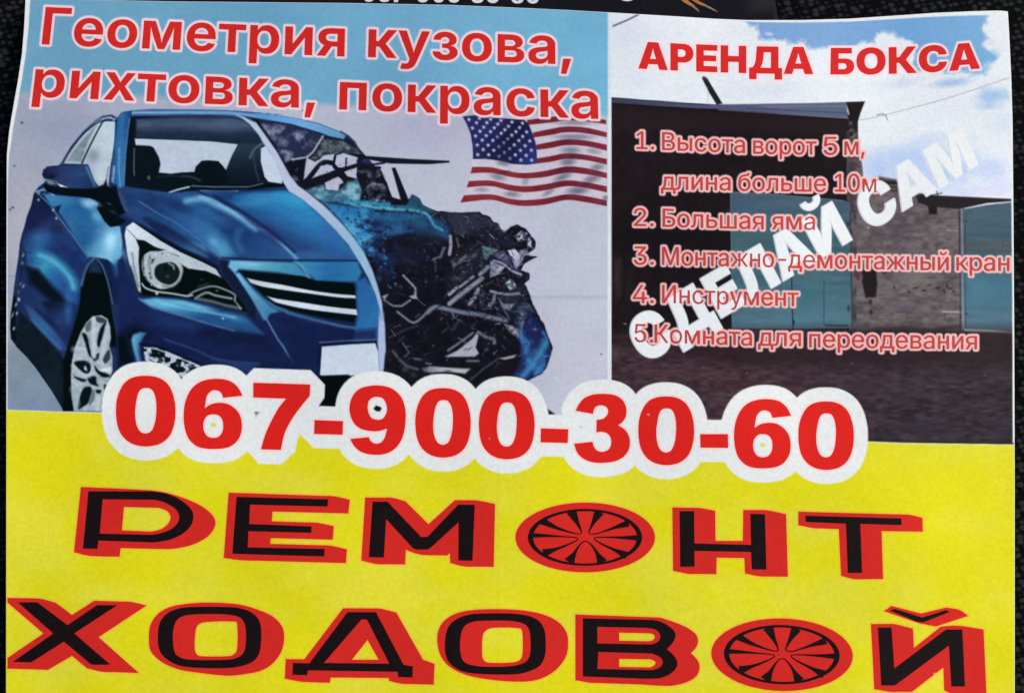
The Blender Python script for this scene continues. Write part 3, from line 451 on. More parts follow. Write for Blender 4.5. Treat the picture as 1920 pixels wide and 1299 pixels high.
blob(100, 720, 30, 60, (28, 34, 48), .7)
line(T(A5, [(100, 0), (90, 150), (85, 330), (95, 430)]), 10, (16, 16, 26), 2.5)
for x, y, rx, ry in ((150, 10, 28, 26), (120, 60, 16, 50), (128, 160, 14, 36), (95, 330, 20, 34), (80, 180, 10, 60)):
    px, py = T(A5, [(x, y)])[0]; blob(px, py, rx / 5.9, ry / 5.9, (170, 176, 186), .8, 20, .5, 6)
for x, y, rx, ry, an in ((210, 730, 22, 44, 25), (200, 830, 22, 46, 10), (170, 1070, 26, 44, 30), (150, 1240, 30, 40, 0), (210, 1090, 18, 40, 30), (150, 1160, 14, 60, 10)):
    px, py = T(A4, [(x, y)])[0]; blob(px, py, rx / 6.1, ry / 6.1, (150, 156, 170), .8, an, .6, 6)
line(T(A4, [(230, 700), (190, 900), (160, 1100), (120, 1290)]), 2.5, (18, 18, 30), 2, .6)
line(T(A1, [(350, 1050), (450, 1020), (560, 1090)]), 3, (120, 170, 200), 1.2, .8); line(T(A4, [(400, 40), (520, 150), (600, 270), (780, 500), (960, 760)]), 2.2, (70, 128, 180), 1.4, .8)
for x, y in ((385, 90), (555, 210), (592, 305), (385, 15)):
    px, py = T(A4, [(x, y)])[0]; blob(px, py, 4, 4.5, (150, 164, 170), .9)
fill(T(A4, [(570, 170), (650, 150), (610, 250)]), (18, 30, 66), 1.5)
# black gap under the mirror, wing shadow
fill(T(A1, [(430, 950), (560, 990), (760, 1010), (1000, 1010), (1200, 990), (1300, 1060), (1340, 1190), (1400, 1290), (1300, 1330)]) + T(A4, [(1400, 330), (1330, 390), (1220, 405), (1150, 340), (1065, 190), (1080, 120), (980, 70), (800, 48), (620, 30), (480, 5)]), (14, 12, 24), 1.4)
blob(205, 382, 10, 3.5, (62, 64, 76), .8, 25); blob(212, 397, 14, 6, (44, 44, 66), .8, 30); fill(T(A1, [(1310, 1000), (1380, 1000), (1400, 1200), (1350, 1200)]), (40, 60, 100), 2, .7)
line(T(A2, [(20, 960), (60, 1060), (90, 1150)]), 4, (60, 78, 116), 2.5, .7)
# front wing, bumper
fill(T(A4, [(1060, 780), (1130, 780), (1200, 800), (1260, 860), (1320, 980), (1430, 990), (1485, 1080), (1485, 1299), (1250, 1299), (1200, 1100), (1120, 860)]), (26, 32, 82), 3)
fill(T(A4, [(1120, 790), (1180, 790), (1220, 860), (1250, 1000), (1260, 1299), (1230, 1299), (1180, 1000)]), (16, 30, 72), 2.5)
fill(T(A4, [(1250, 850), (1380, 800), (1400, 880), (1420, 960), (1280, 980)]), (30, 86, 146), 6, .8)
BUMP = T(B1, [(0, 700), (60, 640), (100, 800), (210, 1060), (340, 1150), (800, 1290), (1300, 1290)]) + T(B2, [(700, 1180)]) + [(718, 620), (718, 780), (200, 780), (225, 600)]
fill(BUMP, speck(grad((0, 560), (0, 700), (28, 34, 88), (32, 30, 82), (28, 26, 74)), 6, 30, 14, 97), 3)
fill(T(B3, [(250, 10), (380, 100), (700, 190), (1000, 280), (1300, 350), (1560, 380), (1400, 230), (1340, 190), (1000, 90), (700, 20), (400, -10)]), grad((300, 575), (310, 612), (84, 164, 204), (44, 120, 172), (28, 74, 134)), 3)
blob(365, 574, 60, 8, (96, 178, 212), .8, 15); blob(440, 596, 40, 12, (50, 122, 168), .7, 15); blob(418, 597, 4, 3, (140, 206, 224), .9)
line(T(B3, [(230, 0), (380, 90), (700, 185), (1000, 275), (1240, 340)]), 2.6, (84, 128, 180), 1.6, .85, 3)
fill(T(B3, [(380, 110), (700, 200), (1000, 300), (900, 330), (560, 320), (380, 260)]), (28, 50, 110), 9, .7)
fill(T(B3, [(850, 300), (1240, 350), (1560, 400), (1700, 560), (1200, 460), (850, 400)]), (28, 22, 56), 10, .7); blob(255, 625, 40, 28, (16, 14, 34), .9); blob(232, 650, 22, 40, (14, 14, 24), .9)
line(T(B3, [(500, 430), (800, 530), (1000, 620), (1200, 665), (1500, 690)]), 2.5, (64, 66, 126), 2, .8, 3); fill(T(B3, [(1000, 640), (1200, 665), (1500, 690), (1480, 720), (1400, 790), (1300, 760), (1200, 710)]), (38, 56, 112), 5, .8)
fill(T(B3, [(150, 440), (170, 380), (240, 355), (310, 360), (270, 420), (235, 480), (240, 560), (260, 670), (200, 660)]), grad((246, 640), (275, 650), (76, 152, 196), (30, 72, 130)), 2.5)
line(T(B3, [(172, 420), (185, 520), (225, 660)]), 4, (80, 156, 198), 2.5, .8)
FOG = T(B3, [(270, 525), (300, 505), (420, 515), (560, 570), (700, 630), (880, 710), (700, 840), (560, 760), (300, 660)])
fill(FOG, two((20, 20, 32), (178, 178, 196), 9, 9, 98, .46, .56, 3), 1.3); line(T(B3, [(290, 520), (410, 530), (560, 585), (700, 645), (870, 715)]), 2.2, (184, 184, 200), 1.2); line(T(B3, [(240, 480), (420, 500), (640, 590), (900, 700)]), 4, (16, 14, 40), 2, .9)
for x, y, r in ((350, 590, 38), (470, 650, 34), (530, 625, 22), (640, 690, 34), (760, 720, 28)): px, py = T(B3, [(x, y)])[0]; blob(px, py, r / 5.6, r / 6.5, (18, 18, 30), .9, 40, .6, 5)
# wheel arch, tyre and rim
fill(T(A4, [(880, 1100), (900, 960), (950, 840), (1010, 780), (1060, 770), (1110, 830), (1170, 960), (1210, 1120), (1240, 1299), (1240, 1400), (860, 1400)]), (14, 12, 20), 1.6)
fill(T(A5, [(640, 700), (720, 420), (800, 160), (840, -20), (1150, -20), (1190, 200), (1240, 420), (1250, 760), (1180, 860), (1060, 1300), (640, 1300)]), (13, 12, 18), 2)
line(T(A4, [(885, 1080), (915, 950), (965, 840), (1030, 775)]), 4, (72, 108, 168), 2, .85, 3); line(T(A4, [(1060, 780), (1120, 850), (1170, 980), (1210, 1130), (1245, 1299)]), 3, (80, 86, 136), 1.4, .9, 3)
line(T(A5, [(1160, 0), (1200, 200), (1235, 420), (1250, 700)]), 2.4, (50, 46, 88), 1.4, .9); fill(T(A4, [(960, 930), (1000, 820), (1050, 790), (1110, 880), (1120, 940)]), (24, 48, 84), 3, .9)
fill(T(A5, [(1130, 520), (1230, 540), (1250, 760), (1180, 850)]), (44, 46, 108), 3, .8)
fill(T(A5, [(1250, 430), (1280, 400), (1400, 640), (1417, 720), (1260, 740)]), (13, 13, 24), 5, .9)
RIM = T(A5, [(725, 840), (740, 680), (770, 540), (830, 380), (900, 260), (970, 195), (1060, 182), (1130, 220), (1160, 310), (1168, 440), (1150, 520), (1185, 640), (1185, 800), (1120, 980), (1075, 1290), (770, 1290), (735, 1100)])
fill(RIM, speck((158, 158, 172), 30, 8, 6, 99), 1.2)
def rim(pts, col=(18, 18, 28), f=1.6, a=1, sm=3): fill(T(A5, pts), col, f, a, sm)
rim([(850, 385), (900, 400), (930, 520), (955, 650), (920, 620), (880, 480)]); rim([(1050, 330), (1100, 260), (1120, 250), (1085, 400), (1060, 480), (1035, 540), (1015, 500), (1025, 420)])
rim([(1000, 200), (1080, 210), (1120, 250), (1060, 270), (1010, 250)], (54, 58, 72)); rim([(890, 290), (960, 230), (960, 330), (900, 370)], (84, 90, 104))
rim([(760, 700), (920, 690), (945, 790), (900, 830), (830, 790)]); rim([(880, 740), (900, 760), (905, 800), (870, 780)], (150, 150, 164), 1.2)
rim([(960, 640), (1040, 600), (1040, 650), (990, 690)]); rim([(990, 740), (1040, 800), (1130, 830), (1160, 860), (1080, 870), (1000, 800)]); rim([(910, 870), (1000, 860), (1010, 930), (1030, 970), (940, 940)])
rim([(760, 860), (840, 880), (900, 900), (860, 920), (790, 890)]); rim([(850, 1010), (930, 970), (960, 1020), (920, 1150), (870, 1190), (800, 1220)]); rim([(1000, 1010), (1060, 1010), (1050, 1050), (1010, 1040)]); rim([(1090, 950), (1120, 960), (1100, 1010)])
rim([(1100, 620), (1150, 560), (1160, 660), (1110, 720), (1080, 680)], (50, 56, 66)); rim([(940, 1080), (980, 1000), (990, 1100), (930, 1180)], (96, 106, 120)); rim([(1120, 760), (1160, 760), (1150, 810), (1040, 790)], (196, 198, 206))
line(T(A5, [(975, 230), (975, 450), (985, 640)]), 8, (178, 178, 190), 2.5, .9); line(T(A5, [(1130, 320), (1100, 480), (1060, 640)]), 8, (172, 172, 186), 2.5, .9); line(T(A5, [(760, 560), (840, 600), (930, 680)]), 10, (164, 160, 176), 4, .6)
line(T(A5, [(742, 740), (850, 850), (930, 860)]), 5, (178, 176, 190), 2.5, .8); line(T(A5, [(1030, 1080), (1020, 1250)]), 7, (178, 186, 192), 3, .8); line(T(A5, [(740, 1000), (800, 1150), (780, 1260)]), 8, (150, 158, 170), 4, .7)
# headlight
LAMP = T(B1, [(160, 300), (90, 350), (75, 430), (100, 640), (130, 780), (205, 1010), (250, 1050), (700, 1070), (1100, 1170), (1330, 1225), (1290, 1140), (1060, 850), (1010, 760), (880, 690), (640, 570), (430, 450), (240, 340)])
fill(LAMP, (14, 13, 18), 1.4)
line(T(B1, [(240, 335), (430, 445), (640, 570), (900, 690), (1030, 760)]), 4, (22, 20, 58), 2)
fill(T(B1, [(160, 305), (90, 355), (75, 430), (100, 640), (130, 760), (160, 830), (205, 1000), (240, 1020), (215, 700), (220, 560), (190, 480), (270, 490), (370, 550), (480, 600), (580, 680), (660, 740), (720, 775), (900, 800), (1000, 840), (1055, 868), (1000, 780), (860, 710), (640, 610), (430, 490), (240, 360)]),
     speck(grad((235, 420), (290, 520), (206, 204, 222), (176, 176, 190)), 8, 8, 12, 101), 1.2)
line(T(B1, [(100, 375), (200, 480)]), 1.4, (96, 92, 112), 1); line(T(B1, [(150, 620), (165, 740), (215, 960)]), 3, (110, 112, 128), 2, .8); line(T(B1, [(130, 760), (200, 1000)]), 4, (40, 44, 60), 2.5, .9); line(T(B1, [(480, 600), (560, 630), (620, 650)]), 2.5, (84, 80, 92), 1.5, .8)
fill(T(B1, [(370, 590), (460, 580), (600, 660), (650, 740), (655, 830), (630, 900), (560, 960), (440, 985), (350, 940), (290, 880), (250, 780), (255, 680), (300, 610)]), (168, 168, 178), 1.4, 1, 3)
fill(T(B1, [(380, 560), (480, 585), (430, 600), (330, 600), (260, 640), (240, 560), (200, 490), (280, 495)]), (16, 15, 20), 1.4)
fill(T(B1, [(460, 720), (540, 710), (600, 740), (635, 810), (610, 890), (540, 940), (450, 920), (390, 870), (375, 800), (400, 745)]), (26, 26, 34), 1.4, 1, 3)
line(T(B1, [(520, 720), (570, 750), (575, 780)]), 3, (150, 150, 160), 1.5, .9); line(T(B1, [(620, 900), (660, 800), (640, 720)]), 3, (150, 150, 158), 1.3, .9, 3); line(T(B1, [(460, 950), (560, 960), (640, 890)]), 3, (110, 110, 120), 1.6, .8, 3)
blob(299, 536, 8, 5, (196, 194, 206), .95, 30); blob(283, 520, 5, 6, (60, 60, 72), .8); blob(286, 490, 4, 9, (50, 50, 60), .9, 25); blob(281, 513, 4, 4, (30, 30, 36), .9); blob(314, 518, 6, 5, (84, 80, 90), .7); blob(311, 503, 6, 8, (10, 10, 14), .8)
line(T(B1, [(265, 660), (262, 780), (300, 890), (350, 940)]), 2.2, (40, 40, 48), 1.2, .7, 3); line(T(B1, [(330, 640), (320, 720), (335, 800)]), 3, (96, 96, 108), 2, .7, 3); line(T(B1, [(345, 690), (378, 680)]), 2, (30, 30, 38), 1, .8)
for k in range(9):
    t = 2.2 + k * .36; px, py = T(B1, [(455 + 185 * math.cos(t), 800 + 175 * math.sin(t))])[0]; blob(px, py, 2.6, 3.4, (56, 56, 66) if k % 2 else (206, 206, 216), .8)
line(T(B1, [(250, 930), (290, 975), (400, 1010), (560, 1030), (700, 1055), (760, 1045)]), 3.2, (176, 176, 184), 1.2, .95, 3); blob(294, 550, 5, 5, (206, 226, 220), .9)
line(T(B1, [(710, 1055), (800, 1000), (960, 955), (1080, 985), (1190, 1040), (1190, 1090)]), 3, (148, 146, 156), 1.3, .9, 3); line(T(B1, [(790, 1080), (900, 1020), (1000, 1050), (1160, 1080)]), 4, (150, 146, 158), 1.6, .9, 3)
line(T(B1, [(800, 1080), (960, 1110), (1100, 1150), (1250, 1180)]), 5, (118, 110, 120), 2.5, .9); line(T(B1, [(1190, 1100), (1250, 1180)]), 3, (150, 150, 158), 1.6, .8); blob(407, 545, 6, 3, (90, 88, 98), .9); line(T(B1, [(820, 960), (920, 930)]), 3, (80, 76, 84), 2.5, .7); blob(378, 524, 8, 3, (56, 54, 60), .8, -10)
# nose crease, grille, number plate
fill(T(B1, [(1040, 690), (1100, 690), (1407, 1140), (1407, 1299), (1330, 1260), (1290, 1140), (1060, 830)]), (22, 26, 58), 3)
fill(T(B2, [(-40, 740), (200, 745), (560, 760), (700, 900), (400, 850), (40, 820), (0, 860), (-60, 800)]), grad((440, 495), (580, 515), (96, 168, 206), (64, 142, 178), (40, 118, 166)), 2.5)
blob(470, 496, 40, 7, (120, 184, 214), .7, 4); fill(T(B2, [(560, 750), (1150, 745), (1190, 850), (1150, 940), (760, 930)]), grad((560, 495), (670, 520), (44, 128, 176), (30, 98, 166), (36, 116, 170)), 3)
line(T(B2, [(560, 740), (640, 810), (700, 900)]), 4, (86, 158, 184), 3, .8)
line(T(B2, [(-120, 715), (200, 735), (500, 738), (1140, 742)]), 3, (24, 30, 78), 1.6, .9)
fill(T(B2, [(1140, 940), (1220, 900), (1300, 1000), (1370, 1200), (1390, 1500), (1380, 1700), (1060, 1700), (1150, 1280)]), grad((665, 540), (720, 560), (32, 92, 160), (36, 104, 172)), 3)
GRILLE = T(B2, [(35, 830), (130, 845), (400, 865), (640, 890), (760, 930), (1000, 945), (1110, 955), (1130, 1000), (1130, 1080)]) + T(B4, [(755, 180), (735, 265), (500, 225), (200, 170), (0, 120)]) + T(B2, [(400, 1165), (280, 1080), (160, 960), (80, 880)])
fill(GRILLE, (14, 13, 22), 1.3)
line(T(B2, [(40, 870), (150, 1000), (260, 1100), (380, 1180), (480, 1215)]) + T(B4, [(0, 155), (300, 235), (600, 305), (740, 325)]), 4, (64, 130, 172), 3, .85)
fill(T(B2, [(0, 860), (40, 860), (200, 1050), (330, 1170), (420, 1220), (330, 1240), (300, 1299), (270, 1299), (160, 1100)]), grad((445, 520), (500, 600), (96, 168, 206), (70, 140, 180), (50, 110, 160)), 2)
line(T(B3, [(1440, 0), (1560, 180), (1700, 430), (1760, 510), (1860, 680)]), 3, (74, 124, 168), 1.6, .9)
def bar(a, b): fill(smooth(T(B2, a), 3, False) + smooth(T(B2, b), 3, False)[::-1], grad((460, 0), (680, 0), (184, 178, 194), (206, 200, 216), (196, 190, 208)), 1.2)
bar([(115, 905), (220, 930), (450, 970), (700, 1020), (960, 1055), (1130, 1068)], [(150, 950), (260, 985), (450, 1015), (700, 1050), (960, 1085), (1135, 1095)])
bar([(300, 1075), (400, 1100), (640, 1135), (900, 1175), (1140, 1200)], [(370, 1125), (430, 1145), (640, 1190), (900, 1225), (1150, 1252)])
fill(T(B4, [(360, 490), (980, 450), (1000, 560), (1010, 800), (700, 880), (360, 880), (330, 700)]), (20, 18, 44), 2.5)
fill(T(B4, [(0, 250), (500, 330), (760, 350), (980, 330), (980, 450), (400, 480), (330, 560), (300, 800), (0, 780), (0, 560)]), speck((30, 28, 76), 5, 14, 12, 103), 5, .8)
line(T(B4, [(350, 485), (650, 465), (980, 455)]), 2, (96, 104, 150), 1.3, .9); line(T(B4, [(400, 505), (970, 475)]), 3, (18, 22, 70), 1.5)
PLATE = T(B4, [(375, 530), (700, 505), (965, 492), (1000, 590), (1010, 830), (700, 850), (390, 872), (355, 840)])
fill(PLATE, speck((194, 192, 210), 5, 9, 9, 104), 1.2)
fill([(600, 704), (655, 702), (640, 745), (626, 765), (598, 765)], (12, 12, 14), 1.5)
CLIP[0] = keep
MIRROR = T(A1, [(425, 850), (440, 790), (500, 755), (640, 740), (820, 735), (960, 735), (1000, 830), (1050, 960), (1050, 1000), (900, 1005), (740, 1000), (600, 940), (450, 900)])
fill(MIRROR, speck(grad((85, 0), (180, 0), (26, 28, 66), (44, 46, 100), (28, 60, 112), (30, 44, 96)), 7, 14, 12, 95), 1.2)
blob(95, 330, 18, 9, (22, 22, 46), .9); line(T(A1, [(480, 765), (700, 742), (940, 742)]), 2.5, (26, 42, 84), 1.5); line(T(A1, [(940, 760), (985, 860), (1035, 970)]), 4, (70, 122, 168), 2.5, .8)
blob(142, 340, 30, 12, (40, 42, 102), .6); fill(T(A1, [(450, 905), (520, 920), (600, 960), (520, 965)]), (140, 132, 112), 1.2, .8); fill(T(A1, [(600, 950), (720, 995), (640, 990)]), (210, 208, 214), 1.1)
line(T(A1, [(430, 900), (520, 912), (600, 935)]), 2, (150, 156, 180), 1.4, .5)
blob(208, 452, 15, 26, (150, 198, 226), .9, 8); blob(176, 380, 22, 8, (140, 190, 218), .7, 22); line(T(A4, [(400, 735), (520, 785), (650, 880), (750, 1000), (790, 1120)]), 5, (84, 166, 206), 4, .8, 3)
line(T(A2, [(870, 1010), (1000, 1040), (1120, 1110), (1230, 1170)]), 5, (118, 176, 218), 3, .8, 3); blob(400, 452, 20, 12, (84, 154, 200), .7, 40); line(T(B2, [(40, 470), (20, 560), (60, 640)]), 9, (60, 124, 180), 8, .5, 3)
line(T(B3, [(420, 30), (700, 100), (1000, 150), (1250, 200)]), 3, (120, 190, 220), 3, .7, 3)
# printed tone of the photograph on the left: duller than clean paint, streaky toner
Cm = Mb * keep; lumi = INK @ np.array([.3, .59, .11], np.float32)
tone = lumi[..., None] + (INK - lumi[..., None]) * 0.80
tone[..., 0] -= np.clip(tone[..., 0] - tone[..., 1] + 14, 0, 40) * 0.55
tone = (tone - 64) * 1.13 + np.array([64, 68, 63], np.float32) + ((vnoise(GX, GY, 14, 5, 301, 3) - 0.5) * 10 + (vnoise(GX, GY, 60, 30, 302, 3) - 0.5) * 12)[..., None] * np.clip((lumi - 18) / 40, 0.15, 1)[..., None]
INK += (tone - INK) * Cm[..., None]

# ---- wrecked half
WRECK = T(A2, [(1430, 180), (1900, 240)]) + T(A3, [(400, 185), (600, 245), (700, 290), (830, 310), (920, 370), (960, 400), (1000, 440), (1040, 470), (960, 560), (1180, 570), (1290, 860), (1370, 880), (1440, 890), (1480, 830), (1550, 870), (1580, 930), (1660, 970)]) + \
        T(B5, [(720, 235), (900, 245), (1110, 235), (1140, 270), (1210, 285), (1235, 330), (1280, 345), (1310, 395), (1350, 420), (1400, 380), (1460, 360), (1540, 400), (1600, 460), (1640, 520), (1630, 590), (1560, 640), (1650, 665), (1530, 730), (1500, 790), (1580, 820), (1580, 880), (1540, 920), (1590, 1050)]) + \
        T(B6, [(1600, 110), (1640, 220), (1720, 350), (1800, 570), (1740, 760), (1700, 810), (1560, 880), (1300, 1000), (200, 1000), (200, 780), (215, 560), (195, 250), (150, 20)]) + \
        T(Z5, [(380, 300), (280, 180), (150, 20)]) + T(B2, [(640, 100)]) + T(A3, [(330, 700), (250, 520), (130, 330)])
fill(WRECK, speck((17, 16, 26), 7, 14, 12, 111), 1.0, 1, 0, (5, 12))
Mw = np.zeros((NV, NU), np.float32); slw = window(470, 190, 1060, 790)
Mw[slw] = np.clip(0.5 - sdf([WRECK], GX[slw], GY[slw]) / 2.4, 0, 1)
CLIP[0] = Mw * keep
# shattered screen and the see-through openings
fill(T(A3, [(20, 120), (330, 165), (620, 260), (600, 330), (500, 470), (340, 500), (270, 530), (180, 360)]), two((36, 42, 70), (128, 136, 160), 18, 16, 112, .5, .75, 5), 2.5)
blob(530, 265, 18, 14, (140, 144, 170), .6, 40, .8, 8); blob(533, 284, 10, 6, (140, 170, 190), .7, 0, .8, 6); fill(T(A3, [(640, 300), (830, 320), (960, 400), (1000, 450), (830, 440), (660, 460), (560, 500), (520, 490), (600, 380)]), two((42, 52, 60), (110, 122, 128), 10, 9, 113, .45, .8, 4), 2)
bg = speck((186, 188, 206), 5, 20, 20, 5)
for P in ([(480, 480), (560, 520), (600, 500), (640, 460), (740, 450), (730, 510), (650, 510), (590, 560), (490, 660), (450, 690)], [(760, 460), (830, 440), (960, 480), (960, 540), (880, 570), (780, 570), (750, 540)],
          [(520, 690), (620, 560), (680, 545), (720, 560), (750, 600), (640, 650)], [(650, 720), (780, 660), (830, 720), (790, 740), (780, 800), (660, 780)], [(840, 620), (960, 570), (950, 680), (870, 660)],
          [(1180, 590), (1280, 590), (1380, 880), (1290, 830)], [(1030, 510), (1190, 515), (1060, 545)]):
    fill(T(A3, P), bg, 1.2, 1, 0, (3, 8))
line(T(A3, [(640, 270), (590, 350), (540, 430), (480, 480), (340, 500)]), 3.5, (172, 178, 196), 1.4, .95); line(T(A3, [(490, 470), (460, 640)]), 2.5, (170, 174, 192), 1.2, .9)
line(T(A3, [(500, 660), (600, 540), (660, 515), (720, 530), (770, 600), (850, 690)]), 5, (18, 20, 36), 1.2, 1, 3)
line(T(A3, [(855, 490), (850, 570)]), 3, (24, 24, 40), 1.2)
fill(T(A3, [(300, 540), (470, 490), (450, 680), (350, 640)]), (16, 14, 28), 2); blob(552, 335, 12, 8, (96, 124, 160), .7, 20, .6, 6)
fill(T(A3, [(470, 790), (640, 740), (660, 790), (780, 800), (830, 760), (960, 680), (1000, 790), (980, 900), (1260, 920), (1290, 980), (1000, 960), (760, 900), (620, 900)]), two((58, 104, 132), (132, 184, 196), 12, 10, 114, .35, .7, 4), 2.5)
blob(655, 345, 14, 8, (120, 160, 180), .8, 0, .6, 8); blob(598, 350, 12, 5, (36, 60, 74), .8); blob(645, 352, 8, 8, (40, 58, 74), .8)
fill(T(A3, [(970, 600), (1160, 580), (1210, 680), (1280, 860), (1240, 900), (1010, 900), (1000, 720), (950, 640)]), two((18, 18, 30), (104, 106, 126), 9, 8, 115, .5, .82, 4), 2)
blob(703, 360, 14, 12, (8, 8, 12), .9, 0, .5, 7); blob(707, 376, 3.5, 3, (214, 216, 222), .95); blob(720, 376, 3.5, 3, (180, 186, 196), .8); line(T(A3, [(1060, 760), (1090, 730), (1200, 740)]), 3, (150, 152, 166), 1.6, .7); blob(690, 322, 14, 6, (80, 82, 104), .7, 15)
line(T(A3, [(1200, 680), (1290, 850), (1360, 880)]), 4, (14, 14, 24), 1.3)
# torn bonnet: cyan strip, blue debris
fill(T(A3, [(620, 900), (760, 890), (1000, 940), (1250, 960), (1500, 975), (1640, 1010), (1720, 1010), (1640, 930), (1560, 860), (1480, 830), (1440, 920), (1250, 900), (800, 880)]), grad((610, 380), (800, 390), (48, 130, 176), (52, 140, 166), (34, 74, 96)), 2.5, .9)
fill(T(B2, [(830, 200), (1000, 220), (1300, 260), (1320, 440), (1290, 600), (1300, 700), (1220, 680), (1060, 460), (900, 270)]), two((38, 116, 172), (84, 168, 206), 22, 18, 116, .35, .7, 4), 4)
fill(T(B5, [(60, 240), (330, 230), (600, 250), (700, 380), (800, 480), (620, 430), (420, 440), (250, 470), (110, 500), (60, 380), (0, 300)]), two((26, 36, 84), (40, 96, 136), 22, 14, 117, .3, .7, 4), 4)
for x, y, rx, ry, a in ((100, 560, 150, 110, .9), (200, 660, 150, 130, .8), (240, 800, 110, 110, .8), (150, 860, 70, 80, .7), (330, 600, 90, 70, .5)):
    px, py = T(B5, [(x, y)])[0]; blob(px, py, rx / 5, ry / 5, two((20, 26, 56), (52, 92, 160), 14, 12, 118, .3, .75, 4), a, 30, .9, 14)
for x, y in ((60, 420), (110, 560), (0, 380), (60, 640), (140, 430), (30, 330), (250, 660)): px, py = T(B5, [(x, y)])[0]; blob(px, py, 12, 9, (24, 26, 68), .75, 30, .9, 8)
for x, y in ((30, 380), (80, 600), (20, 290), (60, 470)): px, py = T(B5, [(x, y)])[0]; blob(px, py, 11, 8, (70, 158, 206), .75, 20, .9, 8)
blob(778, 415, 40, 16, (36, 88, 106), .7); fill(T(B5, [(640, 280), (760, 320), (830, 400), (800, 500), (700, 400)]), (36, 82, 132), 5, .8)
line(T(B5, [(0, 170), (160, 200), (330, 215), (500, 225), (600, 255), (640, 300), (680, 370), (750, 410)]), 5, (88, 176, 204), 2.2, .9, 3)
fill(T(B5, [(440, 170), (460, 75), (520, 90), (580, 150), (650, 200), (700, 240), (560, 210)]), (36, 76, 100), 2)
fill(T(B5, [(640, 200), (900, 240), (1110, 235), (1240, 330), (1340, 430), (1500, 560), (1350, 560), (1100, 470), (880, 460), (800, 330)]), two((24, 26, 38), (44, 46, 62), 26, 18, 119, .3, .7, 4), 3)
fill(T(B5, [(330, 480), (640, 440), (800, 560), (1100, 480), (1350, 520), (1300, 600), (1130, 560), (1000, 660), (700, 800), (400, 800)]), (20, 17, 28), 6, .9)
fill(T(B5, [(1000, 420), (1300, 440), (1400, 560), (1200, 560)]), (30, 24, 42), 5, .8)
def glint(tf, pts, w, col=(150, 152, 168), f=1.2, a=.9): line(T(tf, pts), w, col, f, a)
glint(B5, [(830, 470), (835, 560), (822, 640)], 6, (160, 162, 178)); glint(B5, [(890, 490), (910, 570)], 4, (84, 76, 80)); glint(B5, [(770, 580), (740, 660), (670, 690)], 5, (96, 96, 108)); glint(B5, [(690, 710), (690, 800)], 3, (62, 62, 74))
fill(T(B5, [(830, 700), (1000, 640), (1100, 600), (1080, 660), (900, 740), (860, 780)]), two((40, 42, 54), (110, 112, 126), 8, 8, 121, .4, .8), 2); fill(T(B5, [(740, 880), (860, 790), (1050, 720), (1110, 760), (900, 920), (830, 960)]), two((26, 26, 36), (70, 72, 88), 12, 9, 122, .4, .8), 3)
glint(B5, [(820, 1020), (890, 960)], 6, (160, 164, 178)); glint(B5, [(920, 950), (1050, 850)], 5, (140, 142, 156)); glint(B5, [(820, 1110), (940, 1010), (1130, 870)], 8, (150, 156, 172), 2); glint(B5, [(1010, 1110), (1060, 1050), (1095, 970)], 7, (150, 156, 170), 2); glint(B5, [(1110, 830), (1190, 760)], 7, (140, 144, 160), 2)
fill(T(B5, [(1125, 555), (1290, 600), (1200, 650), (1180, 690), (1150, 680)]), (104, 140, 144), 1.6); fill(T(B5, [(1230, 640), (1340, 600), (1400, 690), (1440, 800), (1380, 740), (1290, 690)]), two((50, 48, 76), (96, 92, 124), 12, 10, 123), 2)
fill(T(B5, [(1375, 605), (1440, 585), (1490, 640), (1500, 720), (1450, 790), (1420, 700)]), grad((955, 470), (975, 505), (206, 202, 224), (150, 140, 184)), 1.6); blob(970, 507, 8, 8, (70, 62, 112), .8)
fill(T(B5, [(1210, 700), (1300, 740), (1350, 760), (1290, 830), (1205, 860)]), two((120, 122, 144), (172, 174, 194), 8, 8, 124), 1.6); line(T(B5, [(1240, 700), (1330, 730), (1420, 800), (1500, 830)]), 4, (176, 176, 198), 1.4, .9, 3)
fill(T(B5, [(1430, 470), (1500, 420), (1560, 440), (1540, 500), (1490, 520)]), two((60, 62, 74), (196, 198, 210), 6, 6, 125, .35, .6), 1.6); fill(T(B5, [(1570, 480), (1600, 510), (1600, 580), (1560, 560)]), bg, 1.3); line(T(B5, [(1560, 470), (1620, 500), (1635, 560), (1590, 600), (1530, 640)]), 4, (28, 28, 40), 1.2, 1, 3)
fill(T(B5, [(1480, 600), (1560, 600), (1600, 640), (1540, 660), (1500, 720)]), two((60, 60, 76), (170, 170, 188), 7, 7, 126), 1.6); fill(T(B5, [(1540, 660), (1660, 665), (1530, 730), (1500, 730)]), (22, 24, 34), 1.3)
blob(990, 520, 8, 10, (52, 54, 66), .9); fill(T(B5, [(1340, 920), (1400, 870), (1440, 900), (1460, 960), (1400, 980)]), two((50, 70, 80), (196, 206, 212), 7, 6, 127, .3, .6), 1.5)
line(T(B5, [(1215, 990), (1300, 1010), (1380, 1020), (1480, 1010)]), 5, (150, 158, 168), 1.5, .9, 3); fill(T(B6, [(1280, 90), (1330, 150), (1440, 150), (1390, 210), (1330, 190)]), (140, 148, 166), 1.6); line(T(B6, [(1250, 70), (1240, 130), (1200, 165)]), 6, (130, 132, 148), 1.6, .9); line(T(B6, [(1330, 190), (1390, 290)]), 3, (96, 104, 124), 1.6, .9)
fill(T(B6, [(1130, 0), (1160, 40), (1150, 200), (1110, 200)]), (44, 56, 72), 3, .8); fill(T(B6, [(1440, 200), (1540, 100), (1640, 230), (1560, 300), (1490, 480), (1440, 440)]), two((28, 34, 56), (112, 122, 148), 14, 12, 128, .4, .8), 3)
